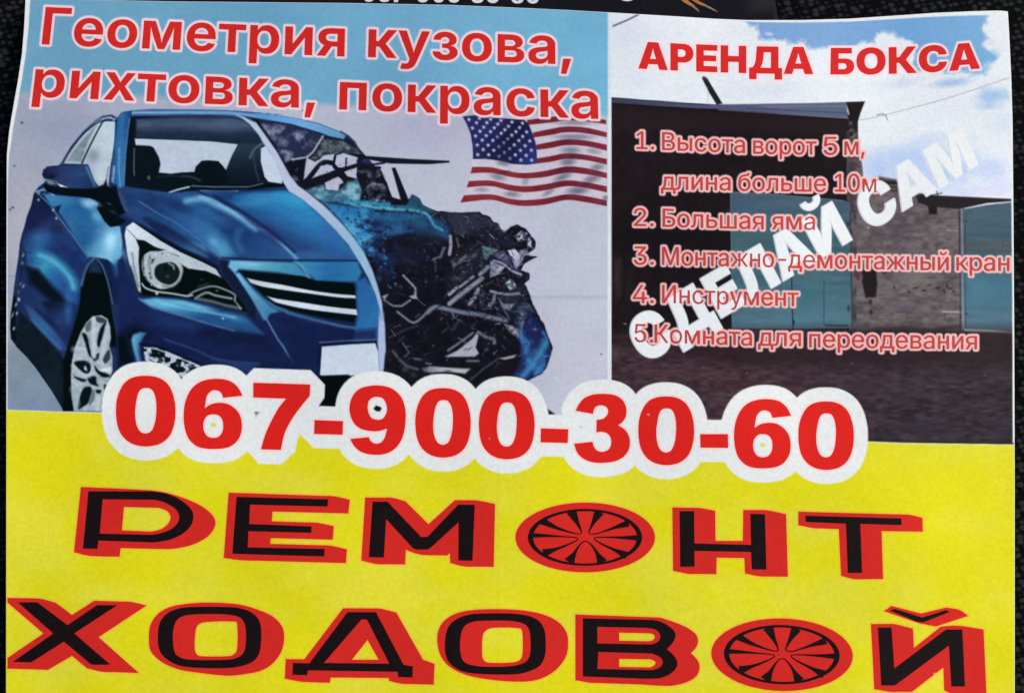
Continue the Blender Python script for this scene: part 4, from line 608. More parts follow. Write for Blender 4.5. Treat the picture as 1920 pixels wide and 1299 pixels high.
glint(B5, [(385, 840), (500, 960), (500, 1040)], 4, (150, 152, 164)); fill(T(B5, [(440, 1040), (500, 1020), (525, 1065), (470, 1060)]), (150, 152, 162), 1.3); glint(B6, [(200, 110), (290, 170), (370, 170), (450, 115)], 3.5, (130, 138, 148)); fill(T(B6, [(180, 80), (245, 55), (210, 105)]), (150, 160, 166), 1.3)
blob(751, 537, 6, 4, (80, 92, 84), .8); blob(742, 532, 5, 4, (110, 120, 150), .8)
line(T(B6, [(330, 225), (400, 280), (480, 330), (560, 280), (640, 200), (700, 175)]), 4, (120, 124, 136), 1.4, .95, 2); line(T(B6, [(620, 230), (680, 180), (800, 200), (940, 230), (1100, 250), (1220, 280), (1360, 305)]), 8, (112, 122, 140), 2.2, .95, 3)
line(T(B6, [(850, 230), (860, 265)]), 4, (112, 116, 128), 1.5, .8); glint(B6, [(250, 470), (400, 395), (520, 355)], 2.5, (72, 66, 66), 1.4, .8); glint(B6, [(860, 390), (910, 310)], 5, (60, 60, 68), 2.5, .8); blob(887, 610, 8, 5, (60, 58, 64), .8, -30)
fill(T(B6, [(780, 650), (900, 590), (1040, 480), (1090, 410), (1100, 440), (1070, 560), (1100, 620), (1060, 650)]), speck((172, 170, 184), 10, 7, 6, 129), 1.5); line(T(B6, [(810, 590), (930, 510), (1045, 425)]), 4.5, (118, 116, 126), 1.6, .9); line(T(B6, [(850, 595), (960, 520), (1060, 440)]), 3, (14, 12, 18), 1.2)
blob(874, 655, 8, 4, (96, 96, 112), .7); line(T(B6, [(1100, 420), (1180, 470), (1240, 480), (1250, 520)]), 6, (112, 114, 124), 1.8, .9, 2); blob(912, 655, 7, 6, (70, 68, 76), .8); blob(926, 663, 4, 6, (74, 72, 80), .8)
fill(T(B6, [(1340, 340), (1420, 360), (1480, 400), (1480, 470), (1400, 430)]), two((70, 70, 86), (170, 170, 186), 7, 7, 130, .3, .7), 2); glint(B6, [(1260, 340), (1300, 335)], 3, (120, 122, 132)); fill(T(B6, [(1300, 665), (1460, 630), (1430, 660), (1340, 680)]), (168, 160, 160), 1.5)
line(T(B6, [(990, 690), (1095, 690)]), 4, (110, 110, 118), 1.8, .9); fill(T(B6, [(560, 760), (640, 740), (820, 755), (1020, 765), (970, 810), (800, 790), (640, 800), (580, 790)]), grad((790, 690), (880, 700), (100, 96, 116), (186, 182, 192), (176, 174, 180)), 1.8); blob(840, 695, 14, 3, (70, 66, 76), .7, 5)
line(T(B6, [(1020, 870), (1140, 770), (1240, 700), (1290, 660)]), 3, (88, 88, 92), 1.6, .7); line(T(B6, [(290, 600), (350, 680), (420, 740), (520, 770)]), 5, (84, 92, 96), 2, .8); line(T(B6, [(380, 520), (440, 610), (400, 650)]), 3, (84, 88, 92), 1.4, .8); line(T(B6, [(490, 670), (550, 675)]), 4, (96, 100, 104), 1.6, .8)
blob(762, 692, 12, 10, (70, 76, 80), .7, 30, 1, 5); blob(775, 703, 10, 6, (66, 70, 74), .7, 0, 1, 5); blob(722, 570, 12, 4, (48, 40, 42), .7)
fill(T(B6, [(1490, 440), (1530, 330), (1600, 260), (1680, 330), (1740, 440), (1800, 575), (1740, 760), (1690, 815), (1580, 860), (1440, 830), (1500, 700)]), two((24, 32, 78), (54, 116, 172), 18, 26, 131, .35, .66, 4), 2.5)
line(T(B6, [(1520, 830), (1600, 740), (1690, 620), (1740, 500)]), 12, (64, 138, 184), 5, .85); line(T(B6, [(1500, 470), (1560, 520), (1540, 620)]), 9, (58, 118, 170), 5, .8); blob(1004, 640, 14, 30, (34, 28, 74), .8, 20, .6, 10); line(T(B6, [(1720, 350), (1800, 570), (1740, 760), (1700, 810), (1560, 880)]), 4, (18, 20, 44), 2.5, .8)
line(T(B6, [(1440, 830), (1500, 720), (1530, 640)]), 6, (34, 52, 104), 4, .7); fill(T(B6, [(1250, 690), (1430, 690), (1480, 660), (1470, 760), (1400, 830), (1250, 800)]), (26, 16, 28), 5, .7)
# crumpled metal: hundreds of short bright and dark edges
rnd = random.Random(5)
for i in range(1100):
    x = rnd.uniform(690, 1035); y = rnd.uniform(400, 710)
    if y < 470 and x < 800: continue
    dense = 0.9 if (x > 850 and y < 600) else 0.55 if (x < 800 and y > 600) else 0.22
    if rnd.random() > dense: continue
    k = rnd.random(); ang = rnd.choice((-0.75, -0.6, 0.5, 0.2, 1.2)) + rnd.uniform(-.35, .35); Lg = rnd.uniform(3, 15)
    lum = rnd.choice((8, 12, 34, 48, 62, 92, 122, 150))
    if x < 800 and lum > 60 and rnd.random() < .7: lum = 40
    col = (lum * .92, lum * .98, lum * 1.12 + 4) if x < 985 else (lum * .5, lum * 1.0, lum * 1.5 + 8)
    b = rnd.uniform(-.5, .5)
    Lg = Lg * (1 if lum < 60 else .75)
    line([(x, y), (x + Lg * math.cos(ang), y + Lg * math.sin(ang)), (x + Lg * math.cos(ang) + Lg * .6 * math.cos(ang + b), y + Lg * math.sin(ang) + Lg * .6 * math.sin(ang + b))], rnd.uniform(.6, 2.2), col, .9, rnd.uniform(.35, .8))
for i in range(160):
    x = rnd.uniform(640, 820); y = rnd.uniform(385, 540)
    if x - 640 < (y - 385) * .35: continue
    c = rnd.choice(((24, 26, 66), (18, 20, 40), (58, 140, 190), (40, 96, 150), (34, 30, 62)))
    blob(x, y, rnd.uniform(2, 7), rnd.uniform(1.5, 5), c, .7 if x < 740 else .4, rnd.uniform(0, 90), .8, 5)
for i in range(130):
    x = rnd.uniform(500, 735); y = rnd.uniform(245, 390)
    lum = rnd.choice((22, 40, 110, 150)); blob(x, y, rnd.uniform(1.2, 4), rnd.uniform(1, 2.6), (lum * .85, lum, lum * 1.1), .55, rnd.uniform(0, 90), .7, 4)
for i in range(420):
    x = rnd.uniform(845, 1005); y = rnd.uniform(425, 650)
    if x - 845 < (y - 425) * .2 and y > 560: continue
    lum = rnd.choice((10, 14, 20, 40, 56, 74, 100, 140)); blob(x, y, rnd.uniform(1.4, 6), rnd.uniform(1, 3.2), (lum * .94, lum, lum * 1.12), rnd.uniform(.35, .75), rnd.uniform(-70, 20), .8, 4)
for i in range(420):
    x = rnd.uniform(600, 840); y = rnd.uniform(365, 545)
    if x - 585 < (y - 365) * .62: continue
    far = (x - 640) / 200 + (y - 400) / 200
    c = rnd.choice(((30, 34, 80), (20, 22, 44), (64, 146, 192), (52, 104, 158), (40, 40, 84), (86, 164, 196)) if far < .5 else ((22, 22, 36), (34, 42, 72), (48, 74, 104), (16, 14, 24), (40, 52, 78)))
    blob(x, y, rnd.uniform(1.6, 6), rnd.uniform(1.2, 4), c, rnd.uniform(.35, .7), rnd.uniform(-30, 60), .9, 4)
blob(790, 430, 70, 34, (44, 78, 108), .45, 10, .8, 14); blob(760, 480, 60, 40, (34, 44, 72), .4, 20, .9, 12); blob(900, 480, 60, 36, (52, 58, 74), .35, -20, .9, 9); blob(960, 560, 36, 50, (62, 74, 92), .35, 10, .9, 8)
CLIP[0] = keep
# wiper blades stand clear of the wreck outline
line(T(A3, [(400, 750), (600, 670), (780, 610), (900, 570), (1000, 540)]), 7, (18, 18, 32), 1.2); line(T(A3, [(960, 555), (1100, 550), (1220, 530)]), 4, (20, 20, 34), 1.2)
fill(T(A3, [(870, 452), (1100, 470), (1480, 495), (1835, 512), (1830, 530), (1640, 545), (1280, 540), (1060, 500), (960, 475)]), (20, 19, 34), 1.1); fill(T(A3, [(950, 500), (1040, 540), (960, 560)]), (24, 24, 40), 1.2)
fill(T(A3, [(1285, 580), (1320, 575), (1380, 720), (1450, 890), (1400, 930), (1370, 880)]), (17, 16, 28), 1.2); fill(T(A3, [(1270, 870), (1440, 890), (1420, 935), (1280, 930)]), (15, 15, 24), 1.5)
line(T(A3, [(800, 235), (880, 280), (940, 340), (980, 430)]), 3, (40, 48, 68), 1.4, .9); fill(T(A3, [(850, 290), (930, 330), (930, 370), (870, 350)]), (24, 28, 46), 1.4); blob(652, 277, 8, 6, (160, 170, 186), .8, 0, .6, 6)
fill(T(A3, [(0, 60), (200, 85), (400, 118), (600, 162), (780, 232), (850, 270), (830, 310), (700, 280), (560, 235), (330, 165), (0, 110)]), grad((480, 215), (650, 255), (84, 146, 204), (112, 168, 214), (90, 150, 184)), 1.6)
line(T(A3, [(0, 115), (330, 170), (600, 250), (700, 290), (830, 315)]), 3, (24, 32, 58), 1.5, .9)
blob(965, 445, 22, 20, (186, 188, 206), .0)
# the white dividing arc between the two halves
ARC_A = T(A2, [(1250, 140), (1340, 165), (1440, 215)]) + T(A3, [(0, 150), (60, 230), (130, 330), (200, 430), (260, 540), (320, 650), (400, 750)]) + T(B2, [(680, 100), (840, 230), (980, 370), (1110, 520), (1210, 660), (1290, 830), (1340, 980), (1380, 1130), (1395, 1299)]) + T(B4, [(1055, 130), (1075, 350), (1080, 540), (1065, 700), (1055, 820)])
ARC_B = T(A2, [(1270, 155), (1330, 185), (1400, 240), (1500, 360)]) + T(A3, [(60, 330), (120, 420), (200, 560), (260, 720), (310, 800)]) + T(B2, [(540, 110), (640, 170), (800, 310), (940, 450), (1070, 600), (1170, 760), (1250, 900), (1320, 1060), (1360, 1200), (1372, 1299)]) + T(B4, [(1010, 130), (1000, 350), (995, 500), (1005, 700), (1005, 820)])
fill(ARC_A + ARC_B[::-1], speck(grad((480, 230), (720, 620), (184, 194, 218), (186, 194, 220), (150, 190, 214), (172, 184, 214)), 4, 20, 20, 141), 1.6)
unclip()

# ---- right picture: rented garage
GAR = ramp(1146.5 - GX) * upper * ramp(interp(GX, [(1140, 0), (1380, 1), (1420, 3.5), (1889, 8)]) + interp(GX, TOP) - GY) * ramp(GX - interp(GY, RIGHT) + 3)
CLIP[0] = GAR
sky = lambda x, y: speck((224, 228, 231), 4, 60, 40, 201)(x, y)
fill([(1140, 10), (1910, 10), (1910, 400), (1140, 400)], sky, 1)
for c in ((1200, 150, 60, 40), (1440, 170, 70, 20), (1190, 60, 60, 50)): blob(*c, (212, 218, 232), .6, 0, .5, 40)
BLUE = grad((1400, 60), (1860, 60), (122, 158, 204), (126, 164, 208), (112, 160, 204), (124, 170, 210))
fill([(1392, 36), (1500, 36), (1700, 24), (1856, 16), (1850, 40), (1841, 53), (1852, 72), (1841, 88), (1862, 98), (1872, 108), (1850, 124), (1846, 140), (1800, 136), (1720, 136), (1712, 120), (1716, 86), (1703, 74), (1682, 72), (1676, 62), (1645, 62), (1640, 78), (1610, 80), (1600, 86),
       (1560, 90), (1540, 90), (1528, 95), (1518, 92), (1510, 78), (1499, 78), (1486, 84), (1472, 76), (1452, 74), (1436, 76), (1425, 72), (1416, 47), (1404, 46)], BLUE, 4.5, 1, 0, (12, 9))
blob(1443, 64, 12, 7, (190, 206, 226), .8, 10, .9, 7); blob(1868, 100, 14, 16, (150, 186, 220), .5, 0, .6, 12); blob(1880, 55, 22, 45, (224, 226, 230), .9, 0, .6, 14); blob(1858, 78, 14, 10, (206, 214, 228), .7, 0, .8, 8)
for cx, cy, rx, ry, col, a in ((1785, 155, 60, 12, (164, 190, 222), .9), (1690, 155, 60, 16, (202, 210, 226), .8), (1860, 180, 50, 26, (150, 186, 222), .9), (1850, 200, 40, 14, (156, 190, 222), .7), (1830, 130, 40, 8, (150, 184, 220), .8),
                               (1645, 320, 50, 60, (180, 198, 232), 1), (1700, 300, 110, 56, (178, 196, 230), .9), (1770, 320, 120, 66, (174, 194, 232), 1), (1860, 320, 50, 40, (192, 204, 234), .8), (1850, 355, 90, 20, (206, 208, 238), .8), (1880, 230, 40, 30, (206, 218, 232), .7), (1740, 260, 80, 22, (200, 208, 228), .6)):
    blob(cx, cy, rx, ry, col, a, -8, .6, 26)
blob(1890, 130, 40, 12, (228, 230, 232), .95, -22, .5, 12); blob(1780, 215, 90, 26, (222, 226, 232), .8, -12, .6, 22); blob(1700, 240, 70, 30, (222, 226, 230), .8, 0, .6, 22); blob(1882, 282, 30, 24, (226, 229, 234), .95, 0, .4, 10); blob(1870, 360, 40, 14, (214, 214, 238), .7)
line(T(C2, [(50, 145), (180, 90), (290, 35)]), 3.2, (86, 94, 96), 1.1)
line([(1612, 225), (1640, 220), (1700, 205), (1780, 183), (1850, 160), (1900, 143)], 1.3, (140, 144, 160), .9, .8, 3); line(T(C3, [(660, 895), (700, 885), (735, 900), (748, 935)]), 1.8, (110, 112, 124), .9, .9, 3)
# distant wall top, brick wall
WALL = [(1590, 352), (1656, 343), (1690, 348), (1700, 352), (1735, 366), (1800, 380), (1808, 392), (1808, 622), (1590, 622)]
brick = lambda x, y: two((80, 71, 74), (112, 103, 104), 14, 8, 211, .25, .75, 5)(x, y) + (np.clip((np.abs(((y - 345) % 11) - 5.5) - 4.6), 0, 1) * -12)[..., None]
fill(WALL, brick, 1.2)
fill([(1648, 330), (1690, 338), (1700, 356), (1660, 366), (1640, 352)], two((56, 50, 52), (104, 96, 98), 14, 5, 212), 2); fill([(1650, 338), (1680, 340), (1690, 346), (1660, 346)], (34, 30, 32), 1.5); blob(1700, 352, 10, 6, (50, 46, 50), .8); line([(1652, 355), (1688, 358)], 2.5, (60, 54, 58), 1.2, .8)
fill([(1718, 368), (1735, 360), (1750, 366), (1900, 373), (1901, 377), (1850, 381), (1800, 392), (1740, 386), (1722, 380)], (32, 26, 30), 1.5); fill([(1740, 386), (1757, 386), (1757, 402), (1742, 402)], (24, 20, 22), 1.4); line([(1748, 366), (1766, 362)], 2, (40, 36, 44), 1.2, .8); line([(1756, 358), (1760, 370)], 2, (40, 36, 44), 1.2, .8)
blob(1712, 520, 40, 40, (122, 116, 114), .6, 0, .7, 14); blob(1660, 540, 26, 20, (112, 104, 100), .6, 0, .7, 12); blob(1690, 575, 60, 14, (86, 80, 92), .6, 0, .6, 14); fill([(1620, 470), (1780, 470), (1800, 505), (1620, 505)], (98, 86, 92), 10, .5)
fill(T(C6, [(150, 690), (250, 690), (255, 800), (240, 890), (170, 900), (145, 800)]), (26, 20, 22), 2, 1, 0, (4, 8)); blob(1632, 566, 6, 10, (34, 28, 30), .9); blob(1633, 586, 6, 8, (32, 26, 28), .9, 0, .5, 5); fill(T(C6, [(80, 720), (130, 715), (125, 770), (95, 770)]), (96, 36, 44), 2, .8)
for x, y, rx, ry in ((540, 825, 34, 10), (600, 845, 24, 10), (640, 805, 30, 9), (700, 825, 26, 14), (750, 850, 14, 24), (800, 830, 28, 10), (770, 810, 12, 24), (490, 855, 18, 10), (380, 820, 12, 20), (820, 850, 20, 10), (310, 715, 28, 12)):
    px, py = T(C6, [(x, y)])[0]; blob(px, py, rx / 3.5, ry / 3.2, (34, 28, 30), .9, -10, .6, 5)
line(T(C6, [(740, 1000), (880, 1005)]), 3, (160, 154, 158), 1, .9); line(T(C6, [(750, 1012), (750, 1060)]), 1.5, (50, 44, 46), 1, .7); line(T(C6, [(770, 400), (850, 405)]), 2, (150, 142, 146), 1, .8); line(T(C6, [(240, 1130), (500, 1120), (640, 1140), (860, 1110)]), 6, (52, 40, 44), 3, .8); blob(1680, 430, 30, 14, (84, 74, 82), .5, 0, .6, 8); blob(1757, 460, 10, 8, (54, 46, 54), .7, 0, .7, 6); blob(1628, 426, 4, 4, (170, 162, 160), .8); blob(1650, 440, 14, 3, (60, 50, 54), .6)
line([(1803, 392), (1806, 620)], 3.4, (122, 132, 150), 1.1, .85); line([(1799, 395), (1801, 618)], 2.5, (44, 38, 44), 1.2, .9)
gate = lambda seed: (lambda x, y: speck(grad((0, 365), (0, 620), (66, 88, 106), (62, 90, 100), (64, 98, 110), (80, 112, 128)), 10, 46, 9, seed, 4)(x, y))
GATE_R = [(1807, 392), (1850, 384), (1899, 379), (1910, 379), (1910, 624), (1860, 619), (1808, 617)]
fill(GATE_R, gate(221), 1.2); fill(T(C6, [(905, 720), (1270, 740), (1270, 960), (905, 950)]), (78, 128, 150), 18, .6); line(T(C6, [(905, 545), (1100, 552), (1270, 555)]), 2, (40, 60, 72), 1.4, .7); line(T(C6, [(905, 360), (900, 700), (905, 1120)]), 1.5, (32, 46, 62), 1, .8)
fill([(1858, 522), (1902, 520), (1902, 575), (1850, 570)], (62, 100, 118), 14, .4)
for ch, R in word('РАЗБ', 'R', 1812, 1896, [467, 470], 18): fill(R, (104, 66, 52), 2.0, .8, 0, (3, 4))
line([(1812, 469), (1896, 470)], 2, (112, 84, 70), 2, .4); line(T(C6, [(1100, 715), (1240, 720)]), 4, (110, 96, 84), 3, .5); blob(1811, 415, 5, 3, (30, 36, 46), .8); blob(1812, 588, 5, 3, (30, 36, 46), .8)
# main garage: dark front, roof, gate
FRONT = [(1140, 182), (1259, 191), (1340, 196), (1600, 215), (1608, 228), (1610, 350), (1600, 372), (1600, 626), (1140, 640)]
fill(FRONT, speck(grad((1146, 200), (1590, 420), (30, 22, 26), (22, 15, 19), (20, 14, 18)), 6, 16, 16, 231), 1.2)
fill([(1146, 205), (1590, 222), (1590, 255), (1146, 240)], (36, 24, 28), 10, .8); blob(1158, 520, 16, 60, (52, 44, 46), .8, 0, .8, 14); blob(1180, 540, 12, 40, (34, 30, 30), .8, 0, .8, 10); fill([(1146, 400), (1364, 400), (1364, 470), (1146, 470)], (18, 12, 16), 14, .6); blob(1172, 607, 6, 3, (140, 136, 136), .8)
fill([(1140, 182), (1190, 186), (1259, 191), (1330, 196), (1520, 193), (1587, 191), (1590, 222), (1520, 218), (1420, 209), (1314, 204), (1148, 193)], speck(grad((1148, 0), (1590, 0), (52, 60, 76), (76, 78, 104), (90, 90, 120), (84, 98, 118)), 8, 70, 2.5, 232, 3), 1.2)
line([(1150, 184), (1260, 192), (1330, 197)], 2, (44, 50, 70), 1.2, .9); line([(1345, 206), (1450, 213), (1590, 222)], 2.4, (120, 124, 140), 1.2, .8); line([(1400, 203), (1590, 212)], 2, (52, 62, 84), 1.2, .8); line([(1430, 199), (1588, 200)], 2, (124, 134, 156), 1.3, .6); line([(1510, 206), (1588, 208)], 2.5, (70, 100, 120), 1.5, .6); line([(1148, 195), (1314, 205), (1590, 224)], 2.5, (18, 12, 18), 1.4, .8)
fill([(1586, 191), (1622, 190), (1613, 213), (1608, 230), (1597, 224), (1592, 212)], (22, 18, 22), 1.2); fill([(1590, 226), (1608, 230), (1609, 264), (1586, 256)], two((26, 22, 24), (112, 104, 106), 7, 7, 233, .4, .8), 1.5)
fill(T(C2, [(890, 640), (910, 622), (940, 640), (1000, 740), (1085, 880), (1030, 890), (960, 780)]), (26, 28, 34), 1.2); line(T(C2, [(905, 630), (935, 650)]), 4, (70, 74, 80), 1.5, .7); line(T(C2, [(940, 720), (950, 880)]), 1.2, (170, 172, 180), 1, .7); fill(T(C2, [(890, 930), (1040, 930), (1040, 950), (890, 945)]), (20, 14, 18), 1.3)
PILLAR = [(1587, 258), (1609, 262), (1614, 293), (1618, 320), (1618, 352), (1606, 400), (1606, 620), (1592, 620), (1590, 400), (1586, 340)]
fill(PILLAR, two((62, 54, 58), (96, 86, 92), 12, 9, 234), 1.4); fill([(1586, 256), (1610, 262), (1612, 300), (1586, 296)], (58, 50, 54), 4, .6); line([(1586, 260), (1586, 360)], 3, (22, 16, 20), 1.5, .8)
GATE_L = [(1369, 359), (1450, 364), (1579, 375), (1594, 379), (1596, 500), (1598, 615), (1480, 617), (1372, 616)]
fill(GATE_L, gate(222), 1.1); blob(1400, 400, 60, 20, (66, 94, 116), .6); blob(1410, 480, 50, 24, (58, 98, 100), .7, 0, .5, 20); blob(1520, 560, 40, 40, (56, 112, 124), .5, 0, .5, 20); blob(1500, 600, 80, 16, (74, 122, 140), .6)
line([(1484, 500), (1485, 560), (1487, 616)], 2.2, (26, 34, 42), 1, .9); blob(1488, 604, 4, 8, (20, 24, 30), .9); line([(1545, 526), (1545, 608), (1590, 610)], 1.4, (34, 58, 72), 1.2, .8); line([(1548, 611), (1590, 611)], 3, (34, 46, 56), 1.5, .8); line([(1370, 360), (1450, 364), (1580, 376)], 2, (92, 110, 124), 1, .7); line([(1370, 362), (1374, 614)], 1.6, (86, 116, 130), 1.2, .6); line([(1594, 400), (1598, 612)], 2.5, (30, 40, 48), 1.6, .7)
blob(1590, 420, 4, 8, (24, 30, 36), .8); blob(1591, 578, 5, 10, (28, 36, 42), .8)
# ground
ROAD = [(1140, 628), (1380, 617), (1600, 619), (1700, 617), (1800, 620), (1910, 624), (1910, 850), (1140, 850)]
road = lambda x, y: speck(grad((1146, 640), (1900, 830), (58, 42, 48), (66, 46, 52), (56, 44, 52), (46, 40, 46)), 24, 15, 5, 241, 4)(x, y)
fill(ROAD, road, 2.5); fill([(1140, 620), (1910, 616), (1910, 690), (1400, 690), (1140, 640)], (38, 26, 30), 16, .75); blob(1250, 700, 120, 16, (84, 58, 62), .5, 0, .5, 20); blob(1620, 715, 140, 20, (66, 48, 52), .5); blob(1720, 800, 110, 24, (46, 42, 52), .7); blob(1880, 810, 40, 24, (48, 40, 58), .6)
for i in range(90):
    h = hash2(np.array([i, i, i, i]), np.array([1, 2, 3, 4]), 99)
    x = 1150 + 745 * h[0]; y = 680 + 150 * h[1]; L = 4 + 12 * h[2]
    line([(x, y), (x + L, y + (h[3] - .5) * 2)], 1.4, (104, 78, 80) if h[3] > .4 else (34, 26, 32), 1.2, .35)
for x, y in ((1846, 703), (1597, 682), (1400, 700)): blob(x, y, 2.5, 2.5, (130, 116, 116), .8)
CLIP[0] = upper
line([(1150, yellow_top(1150) - 2), (1400, yellow_top(1400) - 2), (1902, yellow_top(1902) - 2)], 4, (40, 34, 12), 2, .8)
unclip()
INK[:] = np.where((GX < 1148)[..., None] & (GX > 1136)[..., None], INK, INK)
line([(1142.5, 24), (1143, 190), (1143, 815)], 5.5, (216, 222, 228), 1.2)
line([(1139.5, 24), (1140, 215)], 1.6, (150, 196, 216), 1.2, .6)
# ---------------------------------------------------------------- letters and emblems
HEAD = [word('Геометрия', 'B', 78, 646, [83, 106], 70, (.11, .02)), word('кузова,', 'B', 690, 1071, [107, 121], 70, (.03, -.01)),
        word('рихтовка,', 'B', 61, 591, [181, 203], 69, (.12, .0)), word('покраска', 'B', 636, 1122, [205, 223], 69, (.03, -.02))]
RENT = [word('АРЕНДА', 'H', 1197, 1525, [128.5, 136, 139], 51, (.0, 0)), word('БОКСА', 'H', 1557, 1838, [139.5, 137.5, 128.5], 50, (.02, -.04))]
LIST = [[word('1.', 'R', 1194, 1227, [279, 280], 33), word('Высота', 'R', 1242, 1397, [281, 287], 33.5), word('ворот', 'R', 1413, 1531, [288, 290], 33.5), word('5', 'R', 1545, 1570, [290, 290], 33.5), word('м,', 'R', 1584, 1621, [290, 290], 33.5)],
        [word('длина', 'R', 1240, 1370, [355.5, 357], 33.5), word('больше', 'R', 1385, 1549, [357.5, 359.5], 33.5), word('10м', 'R', 1566, 1643, [359, 360], 33.5)],
        [word('2.', 'R', 1189, 1226, [423.5, 424], 33.5), word('Большая', 'R', 1243, 1432, [425, 430], 34), word('яма', 'R', 1448, 1528, [430, 431], 33.5)],
        [word('3.', 'R', 1189, 1226, [496, 496], 34), word('Монтажно-', 'R', 1242, 1474, [496.5, 501.5], 34), word('демонтажный', 'R', 1478, 1779, [502, 507], 34), word('кран', 'R', 1794, 1893, [507, 508], 34)],
        [word('4.', 'R', 1187, 1226, [568, 568], 34), word('Инструмент', 'R', 1242, 1497, [568, 574], 34)],
        [word('5.', 'R', 1190, 1225, [641, 642], 34), word('Комната', 'R', 1228, 1410, [642, 648], 34), word('для', 'R', 1422, 1502, [648, 649], 34), word('переодевания', 'R', 1518, 1832, [651, 655], 34)]]
def slanted(text, p0, p1, cap, lean, track=0):
    """a word on a slanted baseline from p0 to p1; lean = (dx, dy) of the letters' upright per unit of height"""
    W = word(text, 'H', 0, 1, 0, 727.0)
    dx, dy = p1[0] - p0[0], p1[1] - p0[1]
    return [(ch, [[(p0[0] + dx * x + lean[0] * -y / 727 * (cap[0] + (cap[1] - cap[0]) * x), p0[1] + dy * x + lean[1] * -y / 727 * (cap[0] + (cap[1] - cap[0]) * x)) for x, y in c] for c in R]) for ch, R in W]
SELF = [slanted('СДЕЛАЙ', (1209, 682), (1597, 449), (84, 80), (-.47, -.88)), slanted('САМ', (1630, 434), (1833, 308), (76, 74), (-.42, -.92))]

D1 = (180, 660, 3.0); D2 = (780, 680, 4.174); D3 = (1220, 700, 4.174)
d0 = [[(285, 133), (340, 140), (390, 166), (425, 215), (445, 290), (446, 370), (430, 440), (400, 488), (350, 520), (280, 531), (215, 520), (165, 490), (130, 440), (114, 370), (114, 290), (128, 230), (155, 180), (190, 150), (235, 136)],
      [(282, 202), (310, 208), (330, 238), (340, 300), (335, 380), (320, 430), (300, 452), (270, 457), (243, 440), (226, 400), (220, 340), (228, 270), (240, 228), (258, 207)]]
d6 = [smooth([(715, 257), (705, 230), (685, 217), (660, 215), (640, 226), (622, 252), (612, 315)], 3, False)[:-1] + smooth([(612, 315), (645, 294), (690, 285), (740, 291), (785, 320), (812, 360), (821, 410), (815, 460), (790, 505), (745, 535), (680, 545), (610, 542), (560, 525), (520, 485), (500, 430), (493, 360), (500, 290), (525, 225), (565, 180), (620, 156), (690, 150), (755, 163), (800, 200), (824, 246)], 3, False),
      smooth([(660, 350), (690, 356), (710, 380), (716, 415), (710, 450), (690, 475), (660, 482), (630, 475), (610, 450), (603, 415), (610, 380), (630, 356)], 3)]
d7 = [[(885, 172), (1205, 182), (1203, 245)] + smooth([(1203, 245), (1150, 310), (1100, 380), (1060, 460), (1040, 550)], 3, False)[1:] + smooth([(928, 547), (950, 470), (985, 390), (1030, 310), (1070, 262)], 3, False) + [(885, 255)]]
d9 = [[(1430, 488)] + smooth([(1535, 478), (1545, 500), (1570, 514), (1600, 510), (1624, 482), (1637, 430)], 3, False)[:-1] + smooth([(1637, 430), (1600, 442), (1560, 445), (1500, 435), (1455, 405), (1430, 350), (1427, 300), (1445, 245), (1485, 205), (1540, 190), (1600, 188), (1665, 205), (1715, 250), (1738, 310), (1742, 370), (1735, 440), (1715, 500), (1680, 545), (1630, 571), (1570, 578), (1500, 565), (1455, 532), (1430, 488)], 3, False)[:-1],
      smooth([(1580, 252), (1610, 258), (1630, 285), (1637, 325), (1625, 360), (1605, 378), (1580, 380), (1550, 370), (1535, 345), (1528, 310), (1535, 275), (1555, 257)], 3)]
d3 = [[(1250, 375), (1385, 400)] + smooth([(1385, 400), (1395, 360), (1420, 338), (1455, 333), (1490, 346), (1505, 376), (1495, 410), (1465, 438), (1415, 447)], 3, False)[1:] + [(1412, 545)] + smooth([(1412, 545), (1455, 540), (1500, 555), (1525, 590), (1527, 640), (1505, 680), (1460, 697), (1415, 685), (1390, 650), (1382, 618)], 3, False)[1:] +
      smooth([(1238, 633), (1260, 700), (1310, 750), (1380, 778), (1465, 783), (1560, 770), (1625, 735), (1665, 680), (1675, 610), (1655, 550), (1625, 515), (1582, 490)], 3, False)[:-1] + smooth([(1582, 490), (1620, 460), (1645, 410), (1645, 350), (1615, 290), (1560, 255), (1480, 243), (1390, 248), (1320, 275), (1275, 325), (1250, 375)], 3, False)[:-1]]
d0 = [smooth(c, 3) for c in d0]
def place(tf, cs): return [T(tf, c) for c in cs]
def fit(cs, x0, y0, x1, y1):
    A = np.array([p for c in cs for p in c], float); a = A.min(0); b = A.max(0)
    return [[(x0 + (p[0] - a[0]) / (b[0] - a[0]) * (x1 - x0), y0 + (p[1] - a[1]) / (b[1] - a[1]) * (y1 - y0)) for p in c] for c in cs]
PHONE = [('0', place(D1, d0)), ('6', place(D1, d6)), ('7', place(D1, d7)), ('-', place(D1, [[(1230, 382), (1390, 388), (1387, 465), (1227, 460)]])), ('9', place(D1, d9)),
         ('0', fit(d0, 778.8, 727.4, 882.7, 857.8)), ('0', fit(d0, 898, 732, 1002.5, 861)), ('-', place(D2, [[(978, 513), (1192, 520), (1188, 628), (975, 622)]])), ('3', place(D2, d3)),
         ('0', fit(d0, 1197, 743, 1301.5, 872)), ('-', place(D3, [[(388, 475), (605, 475), (607, 583), (390, 580)]])), ('6', fit(d6, 1376.4, 748, 1483.5, 878)), ('0', fit(d0, 1497, 752.5, 1601, 881))]
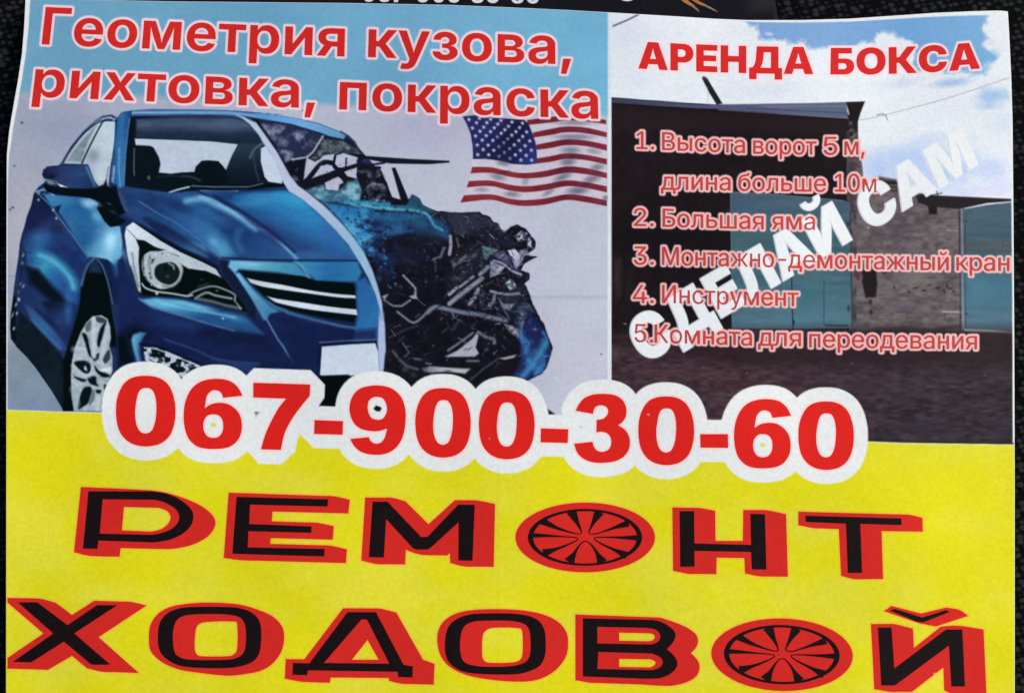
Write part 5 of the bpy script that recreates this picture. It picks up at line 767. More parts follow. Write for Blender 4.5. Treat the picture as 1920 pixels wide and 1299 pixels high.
# display lettering: (red slab, holes in it, black face strokes)
E4 = (120, 890, 3.3103); E5 = (660, 910, 3.3103); E6 = (1220, 930, 3.5556); E7 = (0, 1090, 3.0); E8 = (600, 1090, 3.0); E9 = (1200, 1090, 2.6667); EW = (960, 920, 6.857)
DISPLAY = []
def glyph(ch, tf, red, black, row): DISPLAY.append((ch, [T(tf, c) for c in red], [T(tf, c) for c in black], row))
S = lambda p, n=3: smooth(p, n, False)
glyph('Р', E4, [[(105, 75), (400, 88)] + S([(540, 96), (640, 112), (760, 150), (850, 192), (915, 242), (940, 290), (930, 335), (890, 385), (820, 425), (740, 450), (650, 462)]) + [(352, 455), (345, 508)] + S([(240, 507), (150, 502), (62, 480)]),
                [(372, 200)] + S([(590, 205), (640, 225), (662, 262), (645, 305), (600, 338), (540, 352)]) + [(360, 345)]],
      [[(152, 102)] + S([(550, 103), (640, 118), (730, 160), (790, 215), (803, 265), (785, 320), (730, 370), (650, 405), (560, 420)]) + [(215, 408), (207, 460), (118, 458)],
       [(240, 152)] + S([(560, 155), (620, 170), (690, 210), (715, 255), (705, 300), (660, 340), (600, 362), (545, 372)]) + [(222, 365)]], 0)
glyph('Е', E4, [[(1022, 110)] + S([(1600, 130), (1680, 133), (1775, 155)]) + [(1765, 240), (1295, 228), (1290, 288)] + S([(1500, 295), (1570, 297), (1675, 318)]) + [(1668, 403), (1285, 393), (1280, 428)] + S([(1600, 437), (1660, 440), (1757, 463)]) + [(1750, 548)] + S([(1200, 533), (1095, 530), (992, 515)])],
      [[(1072, 137), (1640, 152), (1635, 197), (1155, 185), (1150, 305), (1537, 320), (1535, 360), (1145, 350), (1140, 450), (1618, 460), (1615, 507), (1045, 490)]], 0)
glyph('М', E5, [[(82, 75)] + S([(200, 75), (250, 76), (332, 98)]) + [(475, 240), (640, 90)] + S([(720, 91), (780, 93), (888, 115)]) + [(880, 505)] + S([(760, 504), (690, 502), (610, 480)]) + [(608, 420), (590, 435)] + S([(440, 432), (390, 420), (335, 400)]) + [(330, 490)] + S([(220, 489), (150, 488), (58, 465)])],
      [[(128, 100), (220, 100), (430, 320), (470, 318), (660, 118), (762, 120), (748, 467), (660, 465), (662, 228), (490, 385)] + S([(470, 397), (400, 397), (375, 385)]) + [(212, 208), (198, 447), (105, 445)]], 0)
def ellipse(cx, cy, rx, ry, n=56, ph=0): return [(cx + rx * math.cos(2 * math.pi * i / n), cy + ry * math.sin(2 * math.pi * i / n)) for i in range(n)]
def taper(pts):
    P = np.array(smooth(pts, 4, False)); D = np.gradient(P[:, :2], axis=0); N = np.stack([-D[:, 1], D[:, 0]], 1) / np.hypot(D[:, 0], D[:, 1])[:, None]
    a = P[:, :2] + N * P[:, 2:] / 2; b = P[:, :2] - N * P[:, 2:] / 2
    return [tuple(q) for q in a] + [tuple(q) for q in b[::-1]]
SPOKES = [taper(p) for p in ([(385, 385, 96), (560, 470, 46), (720, 525, 22), (820, 550, 15), (870, 556, 13), (893, 540, 14), (880, 490, 24), (835, 400, 56), (765, 262, 136)],
                             [(1125, 266, 130), (1050, 400, 52), (1010, 480, 26), (990, 530, 15), (1010, 553, 13), (1080, 553, 15), (1200, 515, 22), (1330, 470, 42), (1500, 415, 92)],
                             [(1630, 605, 78), (1450, 602, 40), (1250, 597, 20), (1095, 597, 13), (1058, 608, 13), (1080, 640, 15), (1200, 705, 25), (1330, 765, 42), (1475, 832, 105)],
                             [(1160, 922, 138), (1110, 830, 58), (1060, 745, 28), (1000, 675, 16), (945, 648, 14), (890, 675, 16), (840, 740, 28), (795, 820, 58), (735, 917, 148)],
                             [(405, 802, 108), (550, 755, 46), (700, 700, 24), (825, 642, 15), (845, 617, 13), (820, 600, 13), (650, 588, 18), (450, 577, 38), (258, 572, 62)])]
RING = [ellipse(939, 598, 734, 366), ellipse(940, 598, 668, 336)]
glyph('О', EW, [ellipse(942, 599, 897, 449)], RING + SPOKES, 0)
glyph('Н', E6, [[(145, 75)] + S([(280, 77), (340, 80), (430, 98)]) + [(433, 298), (615, 298), (618, 92)] + S([(720, 92), (780, 94), (903, 120)]) + [(915, 537)] + S([(780, 536), (720, 534), (630, 515)]) + [(625, 413), (440, 410), (438, 520)] + S([(300, 519), (245, 518), (150, 497)])],
      [[(193, 100), (290, 100), (292, 315), (670, 325), (665, 118), (762, 120), (772, 490), (675, 488), (670, 372), (292, 365), (293, 470), (198, 470)]], 0)
glyph('Т', E6, [[(985, 103)] + S([(1600, 120), (1725, 124), (1812, 145)]) + [(1815, 237), (1540, 233), (1550, 553)] + S([(1420, 554), (1355, 553), (1270, 530)]) + [(1255, 220)] + S([(1150, 216), (1085, 213), (985, 193)])],
      [[(1030, 130), (1672, 148), (1673, 193), (1398, 185), (1410, 512), (1315, 512), (1303, 183), (1035, 172)]], 0)
glyph('Х', E7, [[(42, 92)] + S([(180, 94), (235, 98), (315, 120)]) + [(405, 188), (530, 108)] + S([(680, 112), (740, 115), (825, 135)]) + [(555, 313), (782, 515)] + S([(640, 510), (575, 508), (490, 488)]) + [(405, 418), (270, 497), (42, 490), (42, 430), (245, 292), (42, 118)]],
      [[(100, 117), (210, 117), (380, 245), (545, 133), (660, 133), (418, 292), (622, 468), (515, 468), (360, 338), (175, 455), (72, 452), (300, 292)]], 1)
glyph('О', E7, [smooth([(838, 300), (848, 240), (885, 185), (950, 145), (1050, 125), (1180, 118), (1340, 128), (1450, 158), (1540, 200), (1590, 260), (1598, 330), (1580, 400), (1530, 465), (1460, 505), (1350, 525), (1270, 530), (1130, 515), (1020, 498), (930, 465), (870, 420), (842, 375)], 3),
                smooth([(1095, 370), (1100, 280), (1115, 245), (1160, 228), (1310, 225), (1335, 245), (1335, 370), (1320, 405), (1280, 420), (1135, 420), (1105, 405)], 3)],
      [smooth([(888, 300), (900, 230), (940, 180), (1000, 153), (1080, 143), (1280, 143), (1370, 155), (1430, 185), (1462, 230), (1470, 300), (1462, 390), (1435, 440), (1380, 470), (1280, 487), (1100, 485), (1000, 470), (930, 430), (895, 380)], 3),
       smooth([(972, 310), (980, 250), (1000, 212), (1050, 190), (1150, 183), (1270, 185), (1340, 198), (1370, 225), (1383, 270), (1383, 350), (1370, 400), (1335, 428), (1270, 440), (1080, 440), (1010, 425), (980, 390)], 3)], 1)
glyph('Д', E8, [[(130, 150)] + S([(300, 151), (345, 153), (430, 175)]) + [(580, 440), (645, 463), (640, 580)] + S([(520, 577), (455, 575), (388, 558)]) + [(388, 543), (60, 540), (55, 570)] + S([(-80, 566), (-120, 562), (-198, 546)]) + [(-192, 436), (-88, 437)],
                [(268, 328), (330, 440), (180, 440)]],
      [[(155, 172), (315, 172), (470, 468), (523, 478), (520, 540), (440, 537), (437, 508), (-68, 500), (-72, 527), (-155, 525), (-152, 458), (-60, 460)], [(235, 212), (265, 215), (390, 462), (22, 458)]], 1)
glyph('О', E8, [smooth([(660, 340), (668, 270), (705, 215), (770, 178), (860, 160), (1000, 155), (1150, 163), (1270, 190), (1350, 235), (1390, 295), (1395, 370), (1380, 430), (1335, 490), (1270, 535), (1190, 560), (1080, 563), (940, 550), (820, 525), (730, 480), (680, 420)], 3),
                smooth([(912, 400), (915, 310), (935, 275), (980, 260), (1110, 262), (1138, 285), (1140, 400), (1125, 440), (1080, 455), (955, 457), (920, 440)], 3)],
      [smooth([(703, 350), (715, 270), (755, 220), (820, 190), (900, 180), (1080, 180), (1170, 193), (1230, 220), (1262, 270), (1270, 340), (1265, 420), (1235, 475), (1170, 508), (1080, 523), (900, 520), (800, 505), (735, 465), (708, 415)], 3),
       smooth([(788, 340), (798, 280), (820, 245), (870, 225), (960, 220), (1080, 222), (1150, 240), (1178, 275), (1185, 340), (1183, 400), (1165, 445), (1110, 470), (1010, 480), (880, 475), (815, 455), (792, 410)], 3)], 1)
I0 = (0, 0, 1)
glyph('В', I0, [[(1079, 1151.7)] + S([(1237, 1157.5), (1255, 1163), (1282.5, 1173.5), (1303, 1187), (1309, 1200.6), (1305, 1213.8), (1295.6, 1224.3)])[:-1] + S([(1295.6, 1224.3), (1307, 1236.3), (1311.8, 1249.4), (1306.9, 1266.3), (1290, 1278), (1267.5, 1284.3), (1245, 1285.8), (1200, 1283)]) + [(1106, 1280), (1079, 1275)],
                [(1161, 1186)] + S([(1215, 1187), (1224, 1188.5), (1228, 1194), (1224, 1200), (1215, 1202)]) + [(1161, 1201)], [(1161, 1235)] + S([(1220, 1236), (1229, 1240.5), (1227, 1247), (1220, 1251)]) + [(1161, 1250)]],
      [[(1093, 1159)] + S([(1222, 1162), (1238, 1165), (1252.5, 1172.5), (1265, 1184), (1266, 1196), (1258, 1209), (1250, 1217)])[:-1] + S([(1250, 1217), (1262, 1227), (1270, 1241), (1266, 1255), (1250, 1267), (1230, 1272), (1200, 1272)]) + [(1093, 1268)],
       [(1120, 1175)] + S([(1215, 1177), (1230, 1180.5), (1238, 1190), (1235, 1202), (1222, 1208)]) + [(1120, 1206)], [(1122, 1222)] + S([(1222, 1225), (1238, 1232), (1243, 1242), (1236, 1252), (1222, 1256)]) + [(1120, 1254)]], 1)
def wheel2(c): return [(710.5 + (x - 942) * .3944, 366 + (y - 599) * .4045 + (x - 942) * .008) for x, y in c]
glyph('О', E9, [wheel2(ellipse(942, 599, 897, 449))], [wheel2(c) for c in RING + SPOKES], 1)
glyph('Й', E9, [[(1155, 212)] + S([(1240, 212), (1275, 213), (1365, 235)]) + [(1370, 332), (1505, 225)] + S([(1560, 220), (1610, 222), (1718, 240)]) + [(1733, 572)] + S([(1620, 571), (1580, 569), (1522, 545)]) + [(1517, 430), (1360, 552)] + S([(1290, 552), (1250, 552), (1172, 538)]),
                [(1220, 148), (1258, 122), (1405, 160), (1530, 130)] + S([(1560, 134), (1600, 143), (1642, 172)]) + [(1480, 225), (1400, 210)]],
      [[(1190, 230), (1258, 230), (1272, 435), (1530, 240), (1612, 240), (1625, 525), (1557, 525), (1545, 320), (1275, 520), (1207, 520)], [(1250, 145), (1275, 137), (1410, 180), (1530, 143), (1550, 152), (1415, 205), (1380, 200)]], 1)

# pale edging round the lettering is part of the print under it
def edging(words, r, col, f=1.0, a=1.0, wind=True):
    for W in words:
        A = np.array([p for ch, R in W for c in R for p in c]); m = r + 3
        sl = window(A[:, 0].min() - m, A[:, 1].min() - m, A[:, 0].max() + m, A[:, 1].max() + m)
        D = np.full(GX[sl].shape, 1e3, np.float32)
        for ch, R in W:
            B = np.array([p for c in R for p in c]); s2 = window(B[:, 0].min() - m, B[:, 1].min() - m, B[:, 0].max() + m, B[:, 1].max() + m)
            r0, c0 = s2[0].start - sl[0].start, s2[1].start - sl[1].start
            d = sdf(R, GX[s2], GY[s2], wind); v = D[r0:r0 + d.shape[0], c0:c0 + d.shape[1]]
            np.minimum(v, d[:v.shape[0], :v.shape[1]], out=v)
        put(sl, a * np.clip(0.5 - (D - r) / (2 * f), 0, 1), col)
CREAM = (229, 230, 226)
BEVELS = [T(D1, [(806, 172), (888, 90), (1208, 101), (1288, 184), (1284, 258), (1218, 352), (1172, 410), (1135, 490), (1120, 560), (1044, 631), (915, 629), (850, 556), (872, 440), (905, 360), (930, 335), (806, 335)]),
          T(D1, [(1150, 382), (1228, 302), (1392, 308), (1470, 390), (1467, 465), (1384, 545), (1224, 540), (1150, 465)]),
          T(D2, [(868, 513), (978, 403), (1194, 410), (1302, 520), (1298, 630), (1186, 738), (973, 732), (865, 622)]), T(D3, [(278, 475), (388, 363), (607, 363), (715, 475), (717, 583), (605, 695), (388, 692), (280, 580)])]
ROUND = [(ch, R) for ch, R in PHONE if ch not in '7-']
for P in BEVELS: fill(P, CREAM, 1.0)
edging([ROUND], 26.6, CREAM, 1.0, 1.0, False)
blob(400, 796.7, 9, 6.5, (206, 200, 40), .95); blob(1430, 834.6, 8.5, 6, (196, 214, 70), .95); fill(T(D1, [(1560, 318), (1575, 300), (1600, 308), (1608, 318), (1595, 335), (1575, 332)]), (16, 16, 16), 1.2); blob(481, 774, 3.5, 3.5, (40, 44, 30), .95); fill(T(D2, [(1033, 362), (1088, 402), (1040, 406)]), (26, 28, 32), 1.2)
edging([PHONE], 3.2, (246, 208, 204), 1.2, 1.0, False)
edging(SELF, 2.0, (229, 231, 231), 1.0)
edging(HEAD, 4.6, (238, 212, 218), 1.1)
edging(HEAD, 1.6, (240, 190, 186), 1.2, .5)
edging(RENT, 4.2, (244, 216, 218), 1.6)
for L in LIST:
    edging(L, 4.2, (238, 192, 190), 1.2); edging(L, 1.3, (236, 140, 130), 1.1, .5)
edging([[(ch, red) for ch, red, bl, row in DISPLAY]], 2.8, (240, 176, 60), 1.4, .75, False)

# ---------------------------------------------------------------- from sheet units to the curled paper in the world
F_PX = 1920 * cam_data.lens / cam_data.sensor_width
ROT = np.array(cam.rotation_euler.to_matrix()); CPOS = np.array(cam.location)
def curl(x, y):
    """height of the lying sheet above the cloth (metres)"""
    h = 0.0024 + 0.0100 * np.exp(-((x - 0.06 + 0.10 * y) / 0.15) ** 2)
    h = h + 0.0010 * np.sin(x * 31 + 0.6) * np.sin(y * 24 + 0.4) + 0.0016 * np.exp(-(((x - 0.15) / 0.05) ** 2 + ((y - 0.10) / 0.05) ** 2))
    return h + 0.00035 * np.sin(x * 95 + y * 40) * np.cos(y * 70 - x * 22)
def to_world(X, Y, off=0.0, flat=None):
    X = np.asarray(X, float); Y = np.asarray(Y, float)
    d = np.stack([(X - 960) / F_PX, -(Y - 649.5) * (1297.5 / 1299) / F_PX, -np.ones_like(X)], -1) @ ROT.T
    z = np.zeros_like(X)
    for _ in range(8):
        t = (z - CPOS[2]) / d[..., 2]
        P = CPOS + d * t[..., None]
        z = (curl(P[..., 0], P[..., 1]) if flat is None else np.full_like(t, flat)) + off
    return np.stack([P[..., 0], P[..., 1], z], -1)
MM = 0.001
def lin(c):
    c = np.clip(np.asarray(c, np.float32) / 255.0, 0, 1)
    return np.where(c <= 0.04045, c / 12.92, ((c + 0.055) / 1.055) ** 2.4)

# ---------------------------------------------------------------- materials
def new_mat(name):
    m = bpy.data.materials.new(name); m.use_nodes = True
    nt = m.node_tree; b = nt.nodes['Principled BSDF']
    return m, nt, b
CREASE = (to_world(np.array([937.0, 960.0]), np.array([1200.0, 557.0])) - to_world(np.array([960.0]), np.array([1300.0])))
CREASE = (float(CREASE[0, 0]), float(CREASE[1, 1]))
def print_mat(name, colour=None, rough=0.6, spec=0.05, fleck=0.0, grain=0.055):
    """laser print: toner colour with fine grain, tiny uninked flecks and the paper's tooth"""
    m, nt, b = new_mat(name); N, L = nt.nodes, nt.links
    tc = N.new('ShaderNodeTexCoord')
    if colour is None:
        src = N.new('ShaderNodeVertexColor'); src.layer_name = 'ink'; col = src.outputs[0]
    else:
        src = N.new('ShaderNodeRGB'); src.outputs[0].default_value = (*[float(v) for v in lin(colour)], 1); col = src.outputs[0]
    no = N.new('ShaderNodeTexNoise'); no.inputs['Scale'].default_value = 900; no.inputs['Detail'].default_value = 3; L.new(tc.outputs['Object'], no.inputs['Vector'])
    mr = N.new('ShaderNodeMapRange'); mr.inputs[1].default_value = 0.3; mr.inputs[2].default_value = 0.7; mr.inputs[3].default_value = 1 - grain; mr.inputs[4].default_value = 1 + grain
    L.new(no.outputs[0], mr.inputs[0])
    no2 = N.new('ShaderNodeTexNoise'); no2.inputs['Scale'].default_value = 70; no2.inputs['Detail'].default_value = 4; L.new(tc.outputs['Object'], no2.inputs['Vector'])
    mr2 = N.new('ShaderNodeMapRange'); mr2.inputs[1].default_value = 0.3; mr2.inputs[2].default_value = 0.7; mr2.inputs[3].default_value = 0.975; mr2.inputs[4].default_value = 1.025
    L.new(no2.outputs[0], mr2.inputs[0])
    mu = N.new('ShaderNodeMath'); mu.operation = 'MULTIPLY'; L.new(mr.outputs[0], mu.inputs[0]); L.new(mr2.outputs[0], mu.inputs[1])
    vm = N.new('ShaderNodeVectorMath'); vm.operation = 'SCALE'; L.new(col, vm.inputs[0]); L.new(mu.outputs[0], vm.inputs['Scale'])
    out = vm.outputs[0]
    if fleck:
        vo = N.new('ShaderNodeTexVoronoi'); vo.inputs['Scale'].default_value = 210; L.new(tc.outputs['Object'], vo.inputs['Vector'])
        wn = N.new('ShaderNodeTexWhiteNoise'); wn.noise_dimensions = '3D'; L.new(vo.outputs['Position'], wn.inputs['Vector'])
        a = N.new('ShaderNodeMath'); a.operation = 'LESS_THAN'; a.inputs[1].default_value = fleck; L.new(wn.outputs['Value'], a.inputs[0])
        d = N.new('ShaderNodeMath'); d.operation = 'LESS_THAN'; d.inputs[1].default_value = 0.075; L.new(vo.outputs['Distance'], d.inputs[0])
        k = N.new('ShaderNodeMath'); k.operation = 'MULTIPLY'; L.new(a.outputs[0], k.inputs[0]); L.new(d.outputs[0], k.inputs[1])
        k2 = N.new('ShaderNodeMath'); k2.operation = 'MULTIPLY'; k2.inputs[1].default_value = 0.35; L.new(k.outputs[0], k2.inputs[0])
        mx = N.new('ShaderNodeMix'); mx.data_type = 'RGBA'; L.new(k2.outputs[0], mx.inputs[0]); L.new(out, mx.inputs[6]); mx.inputs[7].default_value = (0.75, 0.6, 0.55, 1); out = mx.outputs[2]
    L.new(out, b.inputs['Base Color'])
    b.inputs['Roughness'].default_value = rough; b.inputs['Specular IOR Level'].default_value = spec
    bp = N.new('ShaderNodeBump'); bp.inputs['Strength'].default_value = 0.07; bp.inputs['Distance'].default_value = 0.0002; 
    sx = N.new('ShaderNodeSeparateXYZ'); L.new(tc.outputs['Object'], sx.inputs[0])
    tot = no2.outputs[0]
    for axis, c, amp in ((0, CREASE[0], 1.1), (1, CREASE[1], 0.9)):      # faint folds pressed into the sheet
        d = N.new('ShaderNodeMath'); d.operation = 'SUBTRACT'; d.inputs[1].default_value = c; L.new(sx.outputs[axis], d.inputs[0])
        ab = N.new('ShaderNodeMath'); ab.operation = 'ABSOLUTE'; L.new(d.outputs[0], ab.inputs[0])
        mr3 = N.new('ShaderNodeMapRange'); mr3.interpolation_type = 'SMOOTHSTEP'; mr3.inputs[1].default_value = 0; mr3.inputs[2].default_value = 0.0011; mr3.inputs[3].default_value = amp; mr3.inputs[4].default_value = 0
        L.new(ab.outputs[0], mr3.inputs[0])
        ad = N.new('ShaderNodeMath'); ad.operation = 'ADD'; L.new(tot, ad.inputs[0]); L.new(mr3.outputs[0], ad.inputs[1]); tot = ad.outputs[0]
    L.new(tot, bp.inputs['Height']); L.new(bp.outputs[0], b.inputs['Normal'])
    return m
M_PRINT = print_mat('printed_paper')
M_PAPER = print_mat('blank_paper', (232, 232, 228), grain=0.03)
M_HEAD = print_mat('headline_red_ink', (206, 40, 36), fleck=0.03)
M_RENT = print_mat('rental_red_ink', (212, 40, 38), fleck=0.03)
M_LIST = print_mat('list_red_ink', (192, 66, 62), fleck=0.0)
M_DIGIT = print_mat('number_red_ink', (218, 34, 28), fleck=0.04)
M_SLAB = print_mat('display_red_ink', (208, 40, 34), fleck=0.05)
M_FACE = print_mat('display_black_ink', (24, 15, 16), fleck=0.03, grain=0.2)
M_SLOGAN = print_mat('slogan_white', (229, 231, 231), grain=0.04)
M_LEAFLET = print_mat('leaflet_black_ink', (20, 19, 27), fleck=0.02, grain=0.25)
M_LEAFWHITE = print_mat('leaflet_white', (214, 216, 220))
M_SPARK = print_mat('leaflet_orange_ink', (176, 112, 66), grain=0.25)
M_SPARKTIP = print_mat('leaflet_grey_ink', (130, 118, 112), grain=0.25)

def fabric_mat():
    m, nt, b = new_mat('woven_black_fabric'); N, L = nt.nodes, nt.links
    tc = N.new('ShaderNodeTexCoord'); mp = N.new('ShaderNodeMapping'); mp.inputs['Rotation'].default_value = (0, 0, math.radians(-16)); mp.inputs['Scale'].default_value = (0.82, 1.12, 1); L.new(tc.outputs['Object'], mp.inputs['Vector'])
    wob = N.new('ShaderNodeTexNoise'); wob.inputs['Scale'].default_value = 260; wob.inputs['Detail'].default_value = 2; L.new(mp.outputs[0], wob.inputs['Vector'])
    sc = N.new('ShaderNodeVectorMath'); sc.operation = 'MULTIPLY_ADD'; L.new(wob.outputs['Color'], sc.inputs[0]); sc.inputs[1].default_value = (0.0009, 0.0009, 0.0009); L.new(mp.outputs[0], sc.inputs[2])
    vo = N.new('ShaderNodeTexVoronoi'); vo.inputs['Scale'].default_value = 500; vo.inputs['Randomness'].default_value = 0.42; L.new(sc.outputs[0], vo.inputs['Vector'])
    r = N.new('ShaderNodeMapRange'); r.inputs[1].default_value = 0.0; r.inputs[2].default_value = 0.8; L.new(vo.outputs['Distance'], r.inputs[0])
    mul = N.new('ShaderNodeMath'); mul.operation = 'SUBTRACT'; mul.inputs[0].default_value = 1.0; L.new(r.outputs[0], mul.inputs[1])
    fi = N.new('ShaderNodeTexNoise'); fi.inputs['Scale'].default_value = 1500; fi.inputs['Detail'].default_value = 2; L.new(mp.outputs[0], fi.inputs['Vector'])
    cr = N.new('ShaderNodeValToRGB'); e = cr.color_ramp.elements; e[0].position = 0.30; e[0].color = (0.003, 0.003, 0.004, 1); e[1].position = 0.62; e[1].color = (0.044, 0.045, 0.047, 1)
    e2 = e.new(0.85); e2.color = (0.028, 0.028, 0.03, 1); e3 = e.new(1.0); e3.color = (0.010, 0.010, 0.012, 1)
    fm = N.new('ShaderNodeMix'); fm.data_type = 'RGBA'; fm.blend_type = 'MULTIPLY'; fm.inputs[0].default_value = 0.8
    L.new(mul.outputs[0], cr.inputs[0]); L.new(cr.outputs[0], fm.inputs[6]); L.new(fi.outputs['Color'], fm.inputs[7]); L.new(fm.outputs[2], b.inputs['Base Color'])
    bp = N.new('ShaderNodeBump'); bp.inputs['Strength'].default_value = 0.6; bp.inputs['Distance'].default_value = 0.0004; L.new(mul.outputs[0], bp.inputs['Height']); L.new(bp.outputs[0], b.inputs['Normal'])
    b.inputs['Roughness'].default_value = 0.9; b.inputs['Specular IOR Level'].default_value = 0.05
    return m

# ---------------------------------------------------------------- objects
def link(o, parent=None):
    scene.collection.objects.link(o)
    if parent: o.parent = parent
    return o
def mesh_object(name, V, F, mat, parent=None, ink=None):
    me = bpy.data.meshes.new(name)
    V = np.asarray(V, np.float32); F = np.asarray(F, np.int32); k = F.shape[1]
    me.vertices.add(len(V)); me.vertices.foreach_set('co', V.ravel())
    me.loops.add(F.size); me.loops.foreach_set('vertex_index', F.ravel())
    me.polygons.add(len(F)); me.polygons.foreach_set('loop_start', np.arange(0, F.size, k, dtype=np.int32))
    if ink is not None:
        at = me.color_attributes.new('ink', 'FLOAT_COLOR', 'POINT')
        at.data.foreach_set('color', np.concatenate([ink, np.ones((len(ink), 1), np.float32)], 1).astype(np.float32).ravel())
    me.update(); me.validate(); me.shade_smooth()
    me.materials.append(mat)
    return link(bpy.data.objects.new(name, me), parent)
def tag(o, label=None, cat=None, group=None, kind=None):
    for k, v in (('label', label), ('category', cat), ('group', group), ('kind', kind)):
        if v: o[k] = v
    return o
def empty(name, loc):
    o = bpy.data.objects.new(name, None); o.empty_display_size = 0.02; o.location = loc
    return link(o)

def winding(polys, x, y):
    w = np.zeros(x.shape, int)
    for P in polys:
        P = np.array(P, float)[:, :2]; Q = np.roll(P, -1, 0)
        for (ax, ay), (bx, by) in zip(P, Q):
            if ay == by: continue
            hit = ((ay > y) != (by > y)) & (x < (bx - ax) * (y - ay) / (by - ay) + ax)
            w += hit * (1 if by > ay else -1)
    return w
def shape_mesh(polys, rule='odd', pitch=16.0):
    """flat shape in sheet units cut into triangles small enough to follow the curl of the paper"""
    V, E = [], []
    for P in polys:
        P = [p[:2] for i, p in enumerate(P) if i == 0 or abs(p[0] - P[i - 1][0]) + abs(p[1] - P[i - 1][1]) > 1e-3]
        if abs(P[0][0] - P[-1][0]) + abs(P[0][1] - P[-1][1]) < 1e-3: P = P[:-1]
        Q = []
        for i in range(len(P)):
            a, b = P[i], P[(i + 1) % len(P)]; n = int(math.hypot(b[0] - a[0], b[1] - a[1]) // pitch)
            Q += [(a[0] + (b[0] - a[0]) * k / (n + 1), a[1] + (b[1] - a[1]) * k / (n + 1)) for k in range(n + 1)]
        s = len(V); V += Q; E += [(s + i, s + (i + 1) % len(Q)) for i in range(len(Q))]
    A = np.array(V); lo, hi = A.min(0), A.max(0)
    gx, gy = np.meshgrid(np.arange(lo[0] + pitch / 2, hi[0], pitch), np.arange(lo[1] + pitch / 2, hi[1], pitch))
    gx, gy = gx.ravel(), gy.ravel()
    if gx.size:
        w = winding(polys, gx, gy); ok = (w != 0) if rule == 'wind' else (w % 2 != 0)
        V = V + list(zip(gx[ok], gy[ok]))
    vo, _, fo, _, _, _ = geometry.delaunay_2d_cdt([Vector(v) for v in V], E, [], 0, 1e-4)
    vo = np.array([tuple(v) for v in vo]); fo = np.array([tuple(f) for f in fo])
    c = vo[fo].mean(1); w = winding(polys, c[:, 0], c[:, 1]); ok = (w != 0) if rule == 'wind' else (w % 2 != 0)
    fo = fo[ok]; a, b, c = vo[fo[:, 0]], vo[fo[:, 1]], vo[fo[:, 2]]
    ar = (b[:, 0] - a[:, 0]) * (c[:, 1] - a[:, 1]) - (b[:, 1] - a[:, 1]) * (c[:, 0] - a[:, 0])
    big = np.abs(ar) > 2e-2
    fo = np.where((ar > 0)[:, None], fo[:, ::-1], fo)[big]
    u, inv = np.unique(fo, return_inverse=True)
    return vo[u], inv.reshape(-1, 3)
def printed(name, polys, mat, parent, off, rule='odd', pitch=16.0, flat=None):
    v, f = shape_mesh(polys, rule, pitch)
    W = to_world(v[:, 0], v[:, 1], off, flat)
    a, b, c = W[f[:, 0]], W[f[:, 1]], W[f[:, 2]]
    if np.cross(b - a, c - a)[:, 2].mean() < 0: f = f[:, ::-1]
    return mesh_object(name, W - np.array(parent_origin(parent)), f, mat, parent)
def parent_origin(o):
    p = np.zeros(3)
    while o is not None: p = p + np.array(o.location); o = o.parent
    return p

# the cloth everything lies on
n = 60; g = np.linspace(-0.6, 0.6, n); fx, fy = np.meshgrid(g, g)
fz = 0.0006 * np.sin(fx * 9 + 1) * np.sin(fy * 8) - 0.0012
idx = np.arange(n * n).reshape(n, n)
quads = np.stack([idx[:-1, :-1], idx[:-1, 1:], idx[1:, 1:], idx[1:, :-1]], -1).reshape(-1, 4)
tag(mesh_object('fabric_surface', np.stack([fx, fy, fz], -1).reshape(-1, 3), quads, fabric_mat()), kind='structure')

# the flyer
flyer = empty('flyer', tuple(to_world(np.array([960.0]), np.array([1300.0]))[0]))
tag(flyer, 'big colourful car repair flyer with yellow lower half lying on black fabric', 'flyer')
ORG = np.array(flyer.location)
# blank sheet under the print, with a thickness of its own
bx, by = sheet_points(190, 130, 0.45)
top = to_world(bx, by, -0.10 * MM) - ORG; bot = top - np.array([0, 0, 0.16 * MM])
h, w = bx.shape; idx = np.arange(h * w).reshape(h, w); q = np.stack([idx[:-1, :-1], idx[1:, :-1], idx[1:, 1:], idx[:-1, 1:]], -1).reshape(-1, 4)
rim_i = np.concatenate([idx[0, :], idx[1:, -1], idx[-1, -2::-1], idx[-2:0:-1, 0]]); nxt = np.roll(rim_i, -1)
mesh_object('paper_sheet', np.concatenate([top.reshape(-1, 3), bot.reshape(-1, 3)]), np.concatenate([q, q[:, ::-1] + h * w, np.stack([rim_i, nxt, nxt + h * w, rim_i + h * w], -1)]), M_PAPER, flyer)

# the printed face, cut along the outlines of what it shows
cx = (GX[:-1, :-1] + GX[1:, 1:]) / 2; cy = (GY[:-1, :-1] + GY[1:, 1:]) / 2
LAB = np.zeros(cx.shape, np.int16)
NAMES = {}
def region(i, name, polys=None, mask=None):
    NAMES[i] = name
    if mask is None:
        A = np.concatenate([np.array(p, float)[:, :2] for p in polys]); lo, hi = A.min(0), A.max(0)
        mask = np.zeros(cx.shape, bool)
        s = (cx >= lo[0]) & (cx <= hi[0]) & (cy >= lo[1]) & (cy <= hi[1])
        mask[s] = winding(polys, cx[s], cy[s]) % 2 != 0
    LAB[mask] = i
YT = yellow_top(cx); LEFTHALF = cx < 1143
region(0, 'car_picture', mask=np.ones(cx.shape, bool))
region(1, 'headline_panel', mask=LEFTHALF & (cy < interp(cx, BAND_LOW)))
region(2, 'garage_picture', mask=~LEFTHALF)
region(20, 'flag_picture', FLAG)
region(10, 'wrecked_body', [WRECK]); region(11, 'car_body', [BODY]); region(12, 'windscreen', [WIND]); region(13, 'wing_mirror', [MIRROR])
